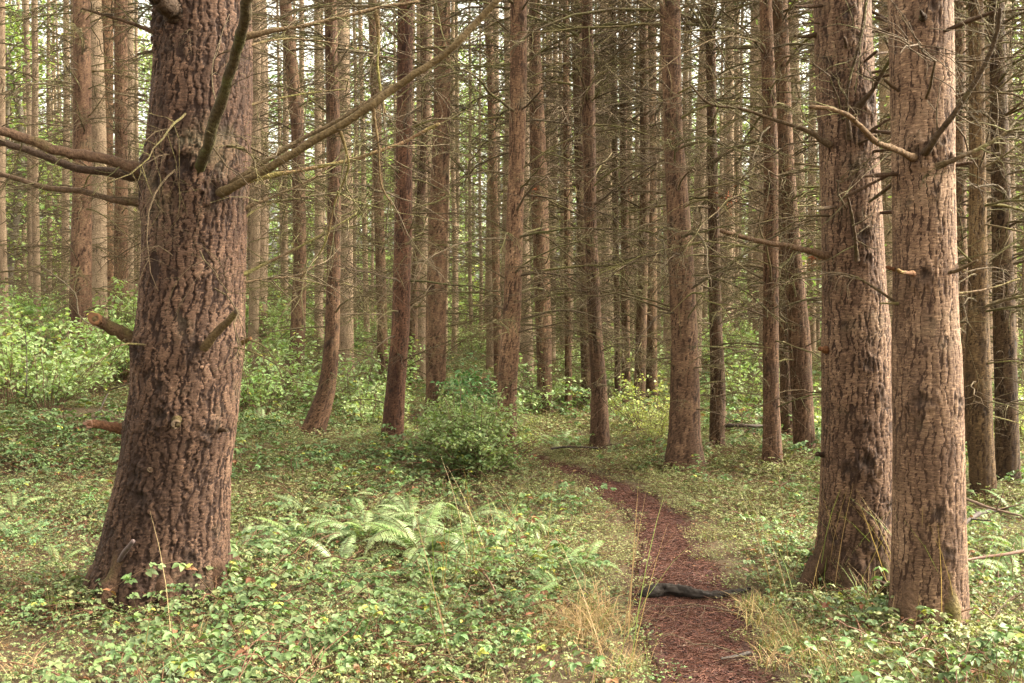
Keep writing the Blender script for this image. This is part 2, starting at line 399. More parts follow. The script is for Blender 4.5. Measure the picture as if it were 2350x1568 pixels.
def trunk(name, table, depth, sides, step, style, seed, knots=(), base_z=0.0, top=27.0, flare=0.25, zfine=None):
    """table: (photo y, left x, right x) rows measured from the photo, top to bottom"""
    rng = np.random.default_rng(seed)
    tb = sorted(table, key=lambda r: -r[0])
    zs, cs, rs = [], [], []
    for yy, a, b in tb:
        p = at((a + b) / 2, yy, depth); q = at(b, yy, depth)
        zs.append(p[2]); cs.append(p[0]); rs.append(q[0] - p[0])
    zt = zs[-1] if zfine is None else zfine
    zs[0] = min(zs[0], base_z + 0.12)
    sl = (cs[-1] - cs[-2]) / max(0.3, zs[-1] - zs[-2]) * 0.6
    zs = [base_z - 0.2] + zs + [zs[-1] + 6, top]; cs = [cs[0]] + cs + [cs[-1] + sl * 3, cs[-1] + sl * 5]; rs = [rs[0]] + rs + [rs[-1] * 0.8, 0.015]
    zr = list(np.arange(base_z - 0.2, zt + 0.3, step)); s = step
    while zr[-1] < top: s = min(s * 1.2, 0.8); zr.append(min(zr[-1] + s, top))
    zr = np.array(zr)
    k = np.ones(9) / 9
    def sm(vals):
        a = np.interp(zr, zs, vals); m = max(1, int(0.18 / step)); kk = np.ones(2 * m + 1) / (2 * m + 1)
        return np.convolve(np.pad(a, m, mode='edge'), kk, 'valid')
    c, R = sm(cs), np.interp(zr, zs, rs)
    m = max(1, int(0.08 / step)); R = np.convolve(np.pad(R, m, mode='edge'), np.ones(2 * m + 1) / (2 * m + 1), 'valid')
    th = np.arange(sides) * 2 * math.pi / sides
    TH, ZR = np.meshgrid(th, zr); RR = np.repeat(R[:, None], sides, 1); CC = np.repeat(c[:, None], sides, 1)
    R0 = float(np.median(rs[1:-2]))
    hb = np.clip(ZR - base_z, 0, None)
    lob = 0.5 + 0.5 * np.cos(TH * 5 + rng.random() * 6 + 0.8 * np.sin(TH * 2))
    RR = RR * (1 + flare * (0.25 + 0.75 * lob) * np.exp(-hb / 0.16))
    RR = RR * (1 + 0.025 * vn(TH / (2 * math.pi) * 6, ZR * 2.2 + seed, 6))
    disp = np.zeros_like(RR); fur = np.zeros_like(RR); ptone = np.full_like(RR, 0.5)
    if style is not None:
        sx, sy, depth_f, width, warp = style[:5]; fgain = style[5] if len(style) > 5 else 1.0
        per = max(6, int(round(2 * math.pi * R0 / sx))); per2 = per * 2
        U = TH / (2 * math.pi)
        h2 = max(2, per // 2)
        V0 = (ZR - zr[0]) / sy
        jag = 0.20 * vn(U * per * 3, V0 * 9, per * 3) + 0.13 * vn(U * per * 6 + 11, V0 * 20, per * 6)
        wu = warp * vn(U * h2, V0 * 1.6, h2) + jag
        wv = warp * vn(U * h2 + 40, V0 * 1.3, h2) + 0.6 * jag + 0.25 * vn(U * per * 4 + 5, V0 * 7, per * 4)
        f, cr, hz_ = voro(U * per + wu, V0 + wv + 0.5, per, rng)
        wmod = width * (1 + 0.75 * vn(U * per + 3, V0 * 2.5 + 9, per))
        edge = (1 - sstep(0.0, wmod, f)) * (0.22 + 0.78 * sstep(0.35, 0.85, hz_))
        f2, cr2, hz2 = voro(U * per2 + wu * 1.7, V0 * 2.4 + wv * 2.2 + 0.5, per2, rng)
        edge2 = (1 - sstep(0.0, wmod * 0.9, f2)) * (0.35 + 0.65 * sstep(0.3, 0.8, hz2))
        ptone = 0.55 * cr + 0.45 * cr2 + 0.22 * vn(U * 4, ZR * 1.3 + seed, 4) - 0.28 * np.exp(-hb / 0.55)
        crumb = vn(U * per * 5, V0 * 16, per * 5)
        low = np.exp(-hb / 0.5)
        disp = -depth_f * edge ** 0.7 - depth_f * 0.30 * edge2 + depth_f * 0.22 * (cr - 0.5) + depth_f * 0.16 * (cr2 - 0.5) + depth_f * 0.09 * crumb
        disp *= 1 + 0.5 * low
        fade = sstep(zt + 1.2, zt, ZR)
        disp *= fade
        fur = np.clip(edge * 1.15 + edge2 * 0.50 + 0.25 * low * cr2 + 0.14 * crumb, 0, 1) * (0.3 + 0.7 * fade) * fgain
    kn = np.zeros_like(RR)
    for (kx, ky, ks) in knots:
        p = at(kx, ky, depth)
        cc = np.interp(p[2], zr, c); rr = np.interp(p[2], zr, R)
        sn = np.clip((p[0] - cc) / rr, -0.97, 0.97); t0 = math.asin(sn)
        du = (np.angle(np.exp(1j * (TH - t0)))) * rr; dv = (ZR - p[2])
        wob = 1 + 0.35 * vn(TH * 9 + ks * 99, ZR * 30)
        d = np.hypot(du, dv * 0.85) / ks * wob
        disp += 0.20 * ks * np.exp(-(d - 0.9) ** 2 / 0.35) * (1 + 0.8 * vn(TH * 30, ZR * 40)) - 0.22 * ks * np.exp(-d ** 2 / 0.3)
        kn = np.maximum(kn, np.exp(-d ** 2 / 0.8) * (0.75 + 0.35 * vn(TH * 45, ZR * 60))); fur = np.clip(fur + 0.6 * np.exp(-d ** 2 / 1.6) * (0.5 + 0.5 * vn(TH * 40, ZR * 30)), 0, 1)
        kn = np.maximum(kn, 0.5 * np.exp(-(du / ks) ** 2 / 0.35) * sstep(0.3, -0.2, dv / ks / 6) * sstep(-1, -0.1, dv / ks / 6) * (0.5 + 0.5 * vn(TH * 25, ZR * 8)))
    RR = RR + disp
    V = np.stack([CC + RR * np.sin(TH), depth - RR * np.cos(TH), ZR], -1).reshape(-1, 3)
    nr = len(zr); i = np.arange(nr - 1)[:, None] * sides; j = np.arange(sides)[None]; j2 = (j + 1) % sides
    Q = np.stack([i + j, i + j2, i + sides + j2, i + sides + j], -1).reshape(-1, 4)
    org = np.array((np.interp(base_z, zr, c), depth, base_z))
    b = MB(); b.add(V - org, Q=Q)
    mesh = b.mesh(name, M_BARK, cols=False, attrs={'furrow': fur.ravel(), 'knot': np.clip(kn, 0, 1).ravel(), 'plate': ptone.ravel()})
    return mesh, org, (zr, c, R)

# ---- dead branch library (along +X, tip drooping)
def make_branch(rng, L, r0, fine=True, rmin=0.0018):
    b = MB()
    n = 10 if fine else 6
    t = np.linspace(0, 1, n)
    rise = rng.uniform(-0.02, 0.35); droop = rng.uniform(0.15, 0.6); bend = rng.uniform(-0.3, 0.3)
    wig = np.cumsum(rng.normal(0, 0.035, (n, 2)), 0)
    ax = np.stack([L * t * (1 - 0.12 * t), L * (bend * t ** 2 + wig[:, 0] * t), L * (rise * t - droop * t ** 2 + wig[:, 1] * t)], -1)
    ra = np.maximum(r0 * (1 - t) ** 0.8 + rmin * 0.8, rmin)
    v, T, Q = tube(ax, ra, 6 if fine else 4); b.add(v, T, Q)
    nt_ = int(rng.integers(9, 17)) if fine else int(rng.integers(6, 10))
    sd_ = 1
    for tt in np.sort(rng.uniform(0.12, 0.97, nt_)):
        sd_ = -sd_ if rng.random() < 0.8 else sd_
        k = tt * (n - 1); i0 = min(int(k), n - 2); p = ax[i0] + (ax[i0 + 1] - ax[i0]) * (k - i0)
        l = L * (1 - 0.65 * tt) * rng.uniform(0.18, 0.55)
        m = 6 if fine else 4
        s = np.linspace(0, 1, m)
        fw, lat, up = rng.uniform(0.3, 0.9), sd_ * rng.uniform(0.5, 1.0), rng.uniform(-0.35, 0.25)
        d = np.array((fw, lat, up)); d /= np.linalg.norm(d)
        cur = rng.uniform(-0.4, 0.4); dr = rng.uniform(-0.05, 0.5)
        q = p + l * (s[:, None] * d + (s ** 2)[:, None] * np.array((cur * -d[1], cur * d[0], -dr)) + np.cumsum(rng.normal(0, 0.02, (m, 3)), 0))
        rr = np.maximum(r0 * 0.32 * (1 - s) + rmin * 0.6, rmin * 0.8)
        v, T, Q = tube(q, rr, 4 if fine else 3); b.add(v, T, Q)
        if fine:
            for _ in range(int(rng.integers(2, 6))):
                ss = rng.uniform(0.25, 0.95); k2 = ss * (m - 1); i2 = min(int(k2), m - 2); p2 = q[i2] + (q[i2 + 1] - q[i2]) * (k2 - i2)
                d2 = d * rng.uniform(0.4, 1) + rng.normal(0, 0.5, 3) + np.array((0, 0, -0.25)); d2 /= np.linalg.norm(d2)
                s2 = np.linspace(0, 1, 4)
                q2 = p2 + l * rng.uniform(0.25, 0.6) * (s2[:, None] * d2 + (s2 ** 2)[:, None] * np.array((rng.uniform(-.3, .3), rng.uniform(-.3, .3), rng.uniform(-0.4, 0.1))))
                v, T, Q = tube(q2, np.full(4, rmin * 0.75), 3); b.add(v, T, Q)
    return b

rngB = np.random.default_rng(11)
BR_B = [make_branch(rngB, rngB.uniform(0.9, 1.9), rngB.uniform(0.008, 0.014)) for _ in range(16)]
BR = [b.mesh('dead_branch', M_TWIG, cols=False) for b in BR_B]
def flat(b): return np.concatenate(b.V), (np.concatenate(b.T) if b.T else np.zeros((0, 3), int)), np.concatenate(b.Q)
BR_FAR = [flat(make_branch(rngB, rngB.uniform(0.9, 2.3), rngB.uniform(0.010, 0.016), False, 0.0032)) for _ in range(14)]
STUB_B = []
for _ in range(6):
    b = MB(); L = rngB.uniform(0.06, 0.3); n = 5; t = np.linspace(0, 1, n)
    P = np.stack([L * t, 0.1 * L * rngB.normal(0, 1) * t ** 2, L * rngB.uniform(-0.3, 0.4) * t], -1)
    v, T, Q = tube(P, 0.011 * (1 - 0.35 * t) * (1 + 0.2 * rngB.normal(0, 1, n)), 7); b.add(v, T, Q); STUB_B.append(b.mesh('branch_stub', M_LIMB, cols=False))

def euler_mat(rz, ry, rx=0.0):
    return np.array(Euler((rx, ry, rz)).to_matrix())

def branch_set(seed, z0, z1, step, per, r_at, smin=0.6, smax=1.25, far=True):
    rng = np.random.default_rng(seed); b = MB(); z = z0
    while z < z1:
        z += step * rng.uniform(0.6, 1.4) * (1.0 if z < 8 else 2.6)
        for _ in range(int(rng.integers(per[0], per[1] + 1))):
            V, T, Q = BR_FAR[int(rng.integers(len(BR_FAR)))]
            sc = rng.uniform(smin, smax); a = rng.uniform(0, 2 * math.pi); zz = z + rng.normal(0, 0.05)
            M = euler_mat(a, rng.uniform(-0.35, 0.25), rng.uniform(-0.5, 0.5))
            W = V * sc @ M.T; r = r_at(zz) * 0.8
            W = W + np.array((math.cos(a) * r, math.sin(a) * r, zz)); b.add(W, T, Q)
    return b.mesh('dead_branches', M_TWIG, cols=False)

# ---- living crown
def crown_mesh(seed, z0, z1, rmax):
    rng = np.random.default_rng(seed); b = MB(); z = z0
    while z < z1:
        f = (z - z0) / (z1 - z0)
        L0 = rmax * (1 - 0.8 * f) * (0.55 + 0.45 * sstep(0, 0.15, f))
        for _ in range(int(rng.integers(2, 4))):
            a = rng.uniform(0, 2 * math.pi); L = L0 * rng.uniform(0.55, 1.15); n = 6; t = np.linspace(0, 1, n)
            dr = rng.uniform(0.15, 0.5); ri = rng.uniform(-0.1, 0.35)
            rad = L * t; zz = z + L * (ri * t - dr * t ** 2)
            side = L * rng.uniform(-0.15, 0.15) * t ** 2
            P = np.stack([rad * math.cos(a) - side * math.sin(a), rad * math.sin(a) + side * math.cos(a), zz], -1)
            v, T, Q = tube(P, 0.02 * (1 - t) + 0.004, 3); b.add(v, T, Q, (0.10, 0.075, 0.05, 1))
            m = int(8 * L / rmax) + 3
            tt = rng.uniform(0.18, 1.0, m); base = np.stack([np.interp(tt, t, P[:, k]) for k in range(3)], -1)
            out = np.array((math.cos(a), math.sin(a), 0)); lat = np.array((-math.sin(a), math.cos(a), 0))
            sgn = rng.choice([-1, 1], m)
            d = out * rng.uniform(0.3, 1.0, m)[:, None] + lat * (sgn * rng.uniform(0.3, 1.0, m))[:, None] + np.array((0, 0, 1.0)) * rng.uniform(-0.75, 0.05, m)[:, None]
            d /= np.linalg.norm(d, axis=1)[:, None]
            ln = rng.uniform(0.18, 0.5, m); wd = rng.uniform(0.025, 0.045, m)
            perp = np.cross(d, rng.normal(0, 1, (m, 3))); perp /= np.linalg.norm(perp, axis=1)[:, None]
            perp2 = np.cross(d, perp)
            tip = base + d * ln[:, None] + np.array((0, 0, -0.12)) * ln[:, None]; mid = base + d * (ln * 0.45)[:, None]
            g = rng.uniform(0.7, 1.3, m)
            colr = np.stack([0.06 * g, 0.095 * g, 0.042 * g, np.ones(m)], -1)
            for pp in (perp, perp2):
                Vv = np.stack([base, mid + pp * wd[:, None], tip, mid - pp * wd[:, None]], 1).reshape(-1, 3)
                b.add(Vv, Q=np.arange(m * 4).reshape(m, 4), col=np.repeat(colr, 4, 0))
        z += rng.uniform(0.8, 1.3)
    return b.mesh('crown', M_NEEDLE, smooth=False)

CROWNS = [crown_mesh(70 + k, z0, 28.0, rm) for k, (z0, rm) in enumerate(((17.5, 1.9), (16.0, 1.8), (19.0, 2.0), (12.5, 1.7), (14.5, 1.8)))]

def tube_px(pts, depth, w0, w1, n=26, sides=10, seed=0, lump=0.12, taper=0.8):
    """limb through photo pixels; each point (px, py, depth offset)"""
    rng = np.random.default_rng(seed + 900)
    P = spline([at(p[0], p[1], depth + p[2]) for p in pts], n)
    t = np.linspace(0, 1, n)
    k = depth / FPX / 2
    R = (w0 + (w1 - w0) * t ** taper) * k * (1 + lump * rng.normal(0, 0.5, n)); R[:6] *= np.array((1.5, 1.42, 1.3, 1.18, 1.09, 1.04))
    P = P + rng.normal(0, 0.10, (n, 3)) * R[:, None]
    return P, R

def twiggy(P, R, rng, count, L, rmin=0.0018):
    """fine twigs along a limb, one mesh"""
    b = MB()
    n = len(P)
    for _ in range(count):
        k = rng.uniform(0.15, 0.99) * (n - 1); i0 = min(int(k), n - 2); p = P[i0] + (P[i0 + 1] - P[i0]) * (k - i0)
        ax = P[i0 + 1] - P[i0]; ax /= np.linalg.norm(ax)
        d = ax * rng.uniform(0.2, 1.0) + rng.normal(0, 0.6, 3) + np.array((0, 0, -0.15)); d /= np.linalg.norm(d)
        l = L * rng.uniform(0.3, 1.2); s = np.linspace(0, 1, 7)
        q = p + l * (s[:, None] * d + (s ** 2)[:, None] * (rng.normal(0, 0.3, 3) + np.array((0, 0, -0.2))) + np.cumsum(rng.normal(0, 0.02, (7, 3)), 0))
        v, T, Q = tube(q, np.maximum(0.0042 * (1 - s), rmin), 4); b.add(v, T, Q)
        for _ in range(int(rng.integers(1, 5))):
            kk = int(rng.integers(2, 6)); d2 = d + rng.normal(0, 0.6, 3); d2 /= np.linalg.norm(d2); s2 = np.linspace(0, 1, 4)
            q2 = q[kk] + l * rng.uniform(0.2, 0.5) * (s2[:, None] * d2 + (s2 ** 2)[:, None] * rng.normal(0, 0.3, 3))
            v, T, Q = tube(q2, np.full(4, rmin * 0.8), 3); b.add(v, T, Q)
    return b

def local(V, org): return np.asarray(V) - np.asarray(org)

def depth_from_base(y, h=1.4): return FPX * h / (y - HORY)

# ------------------------------------------------------------------ the big fir on the left
def build_hero():
    d = depth_from_base(1316); bz = hz(at(385, 900, d)[0], d)
    table = [(0, 372, 575), (100, 362, 577), (200, 356, 578), (300, 347, 575), (380, 336, 573), (440, 329, 567), (500, 334, 565), (600, 333, 562), (700, 322, 559), (750, 316, 558),
             (784, 304, 556), (830, 303, 553), (884, 305, 550), (930, 297, 547), (984, 289, 543), (1084, 277, 526), (1184, 256, 522), (1259, 240, 519), (1310, 228, 524)]
    knots = [(455, 395, 0.075), (520, 445, 0.055), (335, 400, 0.06), (333, 462, 0.045), (400, 40, 0.10), (405, 945, 0.06), (352, 1075, 0.05), (480, 800, 0.045), (345, 800, 0.055),
             (292, 984, 0.04), (505, 985, 0.045), (370, 1120, 0.05), (425, 135, 0.03), (398, 440, 0.035), (555, 785, 0.03), (470, 1255, 0.035), (410, 880, 0.04)]
    mesh, org, prof = trunk('trunk', table, d, 330, 0.0062, (0.046, 0.135, 0.011, 0.30, 0.42, 1.35), 3, knots, bz, 27.5, 0.26)
    t = thing('fir_tree', 'massive furrowed fir trunk with thick bare limbs and snapped stubs beside the ferns', 'tree', org)
    obj('trunk', mesh, t, color=(0.55, 0.445, 0.395))
    L = [  # pixels with depth offset towards (-) the camera, width, colour
        ([(345, 398, 0), (280, 374, -.05), (200, 358, -.1), (130, 345, -.15), (60, 318, -.2), (0, 302, -.25), (-90, 285, -.3)], 27, 19, (1.0, 0.85, 0.78)),
        ([(345, 408, .05), (240, 394, .05), (170, 385, .05), (110, 362, .05), (50, 340, .05), (0, 327, .05), (-80, 305, .05)], 20, 14, (0.62, 0.56, 0.55)),
        ([(345, 465, 0), (260, 458, .05), (190, 440, .1), (100, 430, .15), (50, 414, .2), (0, 400, .25), (-80, 385, .3)], 17, 10, (0.9, 0.8, 0.7)),
        ([(452, 410, -.14), (457, 392, -.24), (475, 335, -.38), (495, 270, -.5), (520, 190, -.65), (545, 110, -.8), (560, 50, -.95), (570, -30, -1.1)], 25, 20, (0.55, 0.58, 0.42)),
        ([(488, 455, -.12), (512, 440, -.22), (550, 420, -.3), (620, 385, -.35), (700, 335, -.4), (780, 290, -.45), (850, 245, -.5), (900, 208, -.5), (960, 165, -.55), (1000, 140, -.55), (1050, 100, -.6), (1100, 45, -.6), (1150, -10, -.65)], 19, 14, (1.2, 1.2, 0.88)),
        ([(515, 435, -.10), (545, 412, -.2), (600, 375, -.2), (700, 315, -.2), (770, 280, -.2), (840, 235, -.2), (900, 195, -.2)], 15, 6, (1.1, 1.1, 0.9)),
        ([(560, 85, -.1), (640, 68, -.1), (720, 55, -.05), (800, 35, 0), (870, 18, .05), (960, 4, .1)], 12, 7, (1.25, 1.2, 0.95)),
        ([(565, 415, .05), (640, 400, .1), (720, 385, .15), (800, 370, .2), (860, 350, .2), (930, 325, .25), (975, 300, .25), (1006, 285, .25)], 11, 8, (1.6, 1.4, 1.1)),
        ([(560, 478, 0), (630, 450, .05), (700, 420, .1), (755, 382, .15)], 8, 4, (1.1, 1.05, 0.85)),
        ([(555, 632, 0), (620, 600, .05), (700, 560, .1), (770, 520, .15), (820, 490, .2)], 8, 4, (1.1, 1.05, 0.85)),
        ([(368, 78, -.05), (290, 50, -.05), (230, 32, -.05), (190, 20, -.05)], 10, 5, (0.8, 0.7, 0.6)),
        ([(366, 116, 0), (340, 120, 0), (316, 126, 0)], 9, 6, (0.6, 0.5, 0.45)),
        ([(415, 50, -.10), (402, 35, -.22), (385, 15, -.3), (355, -15, -.4)], 50, 44, (0.5, 0.45, 0.42)),
        ([(552, 505, 0), (610, 470, .1), (690, 455, .2), (740, 445, .3)], 5, 3, (1.1, 1.05, 0.85)),
        ([(558, 245, 0), (620, 230, .1), (700, 215, .2), (790, 205, .3)], 7, 3, (1.2, 1.15, 0.9)),
        ([(862, 20, .05), (868, 80, .08), (866, 140, .1), (872, 200, .1), (884, 262, .1)], 9, 5, (1.2, 1.15, 0.8)),
        ([(855, 245, -.5), (868, 330, -.48), (874, 420, -.45), (900, 470, -.42)], 6, 3, (1.2, 1.15, 0.8)),
        ([(778, 292, -.45), (800, 380, -.4), (770, 460, -.35), (745, 560, -.3), (690, 640, -.25)], 6, 3, (1.2, 1.15, 0.8)),
        ([(550, 650, 0), (610, 640, .1), (680, 632, .2), (740, 600, .3)], 6, 3, (1.0, 0.95, 0.75)),
        ([(565, 105, 0), (650, 90, .2), (740, 95, .3), (820, 110, .4)], 6, 3, (1.2, 1.15, 0.9)),
    ]
    rng = np.random.default_rng(21)
    for k, (pts, w0, w1, colr) in enumerate(L):
        P, R = tube_px(pts, d, w0, w1, 30, 12, k, 0.10)
        b = MB(); v, T, Q = tube(P, R, 12); b.add(local(v, org), T, Q)
        br = obj('limb', b.mesh('limb', M_LIMB, cols=False), t, color=colr)
        if k not in (11, 12):
            tw = twiggy(P, R, rng, 5 if k < 4 else 9, 0.45)
            tm = MB(); V, T, Q = flat(tw); tm.add(local(V, org), T, Q)
            obj('fine_twigs', tm.mesh('fine_twigs', M_TWIG, cols=False), br, kind='stuff')
    # snapped stubs with a pale broken end
    S = [([(350, 800, 0), (300, 776, -.06), (255, 752, -.12), (224, 734, -.18)], 34, 26, (0.85, 0.7, 0.6), 'orange'),
         ([(452, 818, -.14), (470, 796, -.25), (505, 755, -.3), (543, 717, -.36)], 24, 15, (0.9, 0.85, 0.6), 'dull'),
         ([(300, 988, 0), (250, 978, -.08), (208, 972, -.15)], 24, 19, (1.5, 1.05, 0.85), 'pink'),
         ([(413, 950, -.15), (408, 962, -.26), (404, 972, -.36)], 25, 19, (0.42, 0.32, 0.25), 'dull'),
         ([(366, 1092, -.14), (346, 1078, -.30)], 17, 12, (0.42, 0.32, 0.25), 'dull'),
         ([(548, 790, 0), (575, 778, -.05)], 12, 9, (1.1, 0.75, 0.6), 'orange'),
         ([(500, 985, -.15), (520, 988, -.22)], 11, 8, (0.55, 0.45, 0.36), 'dull'),
         ([(395, 440, -.22), (382, 452, -.3)], 12, 8, (0.9, 0.8, 0.6), 'dull')]
    ends = {'orange': (0.13, 0.062, 0.028, 1), 'dull': (0.075, 0.05, 0.03, 1), 'pink': (0.24, 0.13, 0.09, 1)}
    for k, (pts, w0, w1, colr, e) in enumerate(S):
        P, R = tube_px(pts, d, w0, w1, 12, 12, k + 40, 0.08)
        b = MB(); v, T, Q = tube(P, R, 14); b.add(local(v, org), T, Q)
        st = obj('branch_stub', b.mesh('branch_stub', M_LIMB, cols=False), t, color=colr)
        # splintered end: a ragged cap
        ax = P[-1] - P[-3]; ax /= np.linalg.norm(ax); a1 = np.cross(ax, (0.1, 0.2, 1)); a1 /= np.linalg.norm(a1); a2 = np.cross(ax, a1)
        c = MB(); m = 14; r = R[-1] * 1.02
        rings = []
        for rr, hh in ((1.0, -0.1), (1.03, 0.35), (0.82, 0.75), (0.45, 0.4), (0.1, 0.25)):
            an = np.arange(m) * 2 * math.pi / m
            hgtv = r * (hh + (rng.uniform(-0.35, 0.45, m) if hh > 0 else 0) + 0.5 * np.cos(an) * (hh > 0))
            rings.append(P[-1] + rr * r * (np.cos(an)[:, None] * a1 + np.sin(an)[:, None] * a2) + hgtv[:, None] * ax)
        i = np.arange(4)[:, None] * m; j = np.arange(m)[None]; j2 = (j + 1) % m
        c.add(local(np.concatenate(rings), org), Q=np.stack([i + j, i + j2, i + m + j2, i + m + j], -1).reshape(-1, 4), col=ends[e])
        obj('broken_end', c.mesh('broken_end', M_WOOD), st)
    # small dry twigs hanging about the whorls
    spots = [(2.45, 16), (2.1, 6), (2.95, 8), (3.3, 10), (1.75, 4), (1.4, 3)]
    zr, c, R = prof
    for z, cnt in spots:
        for _ in range(cnt):
            a = rng.uniform(-math.pi, math.pi); zz = z + rng.normal(0, 0.12); r = np.interp(zz, zr, R) * 0.93
            loc = (np.interp(zz, zr, c) + r * math.sin(a) - org[0], -r * math.cos(a), zz - org[2])
            s = rng.uniform(0.2, 0.6)
            obj('twig', BR[int(rng.integers(len(BR)))], t, loc, (rng.uniform(-1, 1), rng.uniform(-0.5, 0.7), a - math.pi / 2), (s, s, s), (0.7, 0.64, 0.56))
    obj('crown', CROWNS[0], t, color=(1, 1, 1))
build_hero()
def roots(t, R, specs, seed, color):
    rng = np.random.default_rng(seed)
    for a, L, w in specs:
        n = 12; s = np.linspace(0, 1, n); o = np.array((math.sin(a), -math.cos(a), 0)); lat = np.array((math.cos(a), math.sin(a), 0))
        q = o * (R * 0.75 + s * L)[:, None] + lat * (0.25 * L * rng.normal() * s ** 2)[:, None] + np.stack([0 * s, 0 * s, 0.30 * (1 - s) ** 2.0 - 0.04 * s + 0.015 * rng.normal(0, 1, n)], -1)
        b = MB(); b.add(*tube(q, 1.2 * w * (1 - 0.7 * s) * (1 + 0.12 * rng.normal(0, 1, n)), 10)); obj('root', b.mesh('root', M_LIMB, cols=False), t, color=color)
for o in list(bpy.data.objects):
    if str(o.get('label', '')).startswith('massive'): roots(o, 0.33, [(-1.2, .30, .07), (-.45, .30, .07), (.35, .26, .06), (1.15, .36, .075), (2.2, .4, .07), (-2.3, .4, .08)], 1, (0.62, 0.48, 0.42))

# ------------------------------------------------------------------ the pair of firs on the right
def finish_pair(t, org, prof, d, limbs, seed, crown, whorls):
    rng = np.random.default_rng(seed)
    for k, (pts, w0, w1, colr) in enumerate(limbs):
        P, R = tube_px(pts, d, w0, w1, 24, 10, seed + k, 0.12)
        b = MB(); v, T, Q = tube(P, R, 10); b.add(local(v, org), T, Q)
        br = obj('limb', b.mesh('limb', M_LIMB, cols=False), t, color=colr)
        if len(pts) > 3:
            tw = twiggy(P, R, rng, 6, 0.35); tm = MB(); V, T, Q = flat(tw); tm.add(local(V, org), T, Q)
            obj('fine_twigs', tm.mesh('fine_twigs', M_TWIG, cols=False), br, kind='stuff')
    zr, c, R = prof
    for z, cnt in whorls:
        for _ in range(cnt):
            a = rng.uniform(-math.pi, math.pi); zz = z + rng.normal(0, 0.05); r = np.interp(zz, zr, R) * 0.93
            loc = (np.interp(zz, zr, c) + r * math.sin(a) - org[0], -r * math.cos(a), zz - org[2])
            if rng.random() < 0.45:
                obj('branch_stub', STUB_B[int(rng.integers(6))], t, loc, (0, rng.uniform(-0.4, 0.4), a - math.pi / 2), color=(0.6, 0.5, 0.42))
            else:
                s = rng.uniform(0.25, 0.75)
                obj('twig', BR[int(rng.integers(len(BR)))], t, loc, (rng.uniform(-1, 1), rng.uniform(-0.5, 0.4), a - math.pi / 2), (s, s, s), (0.75, 0.68, 0.6))
    obj('crown', crown, t)

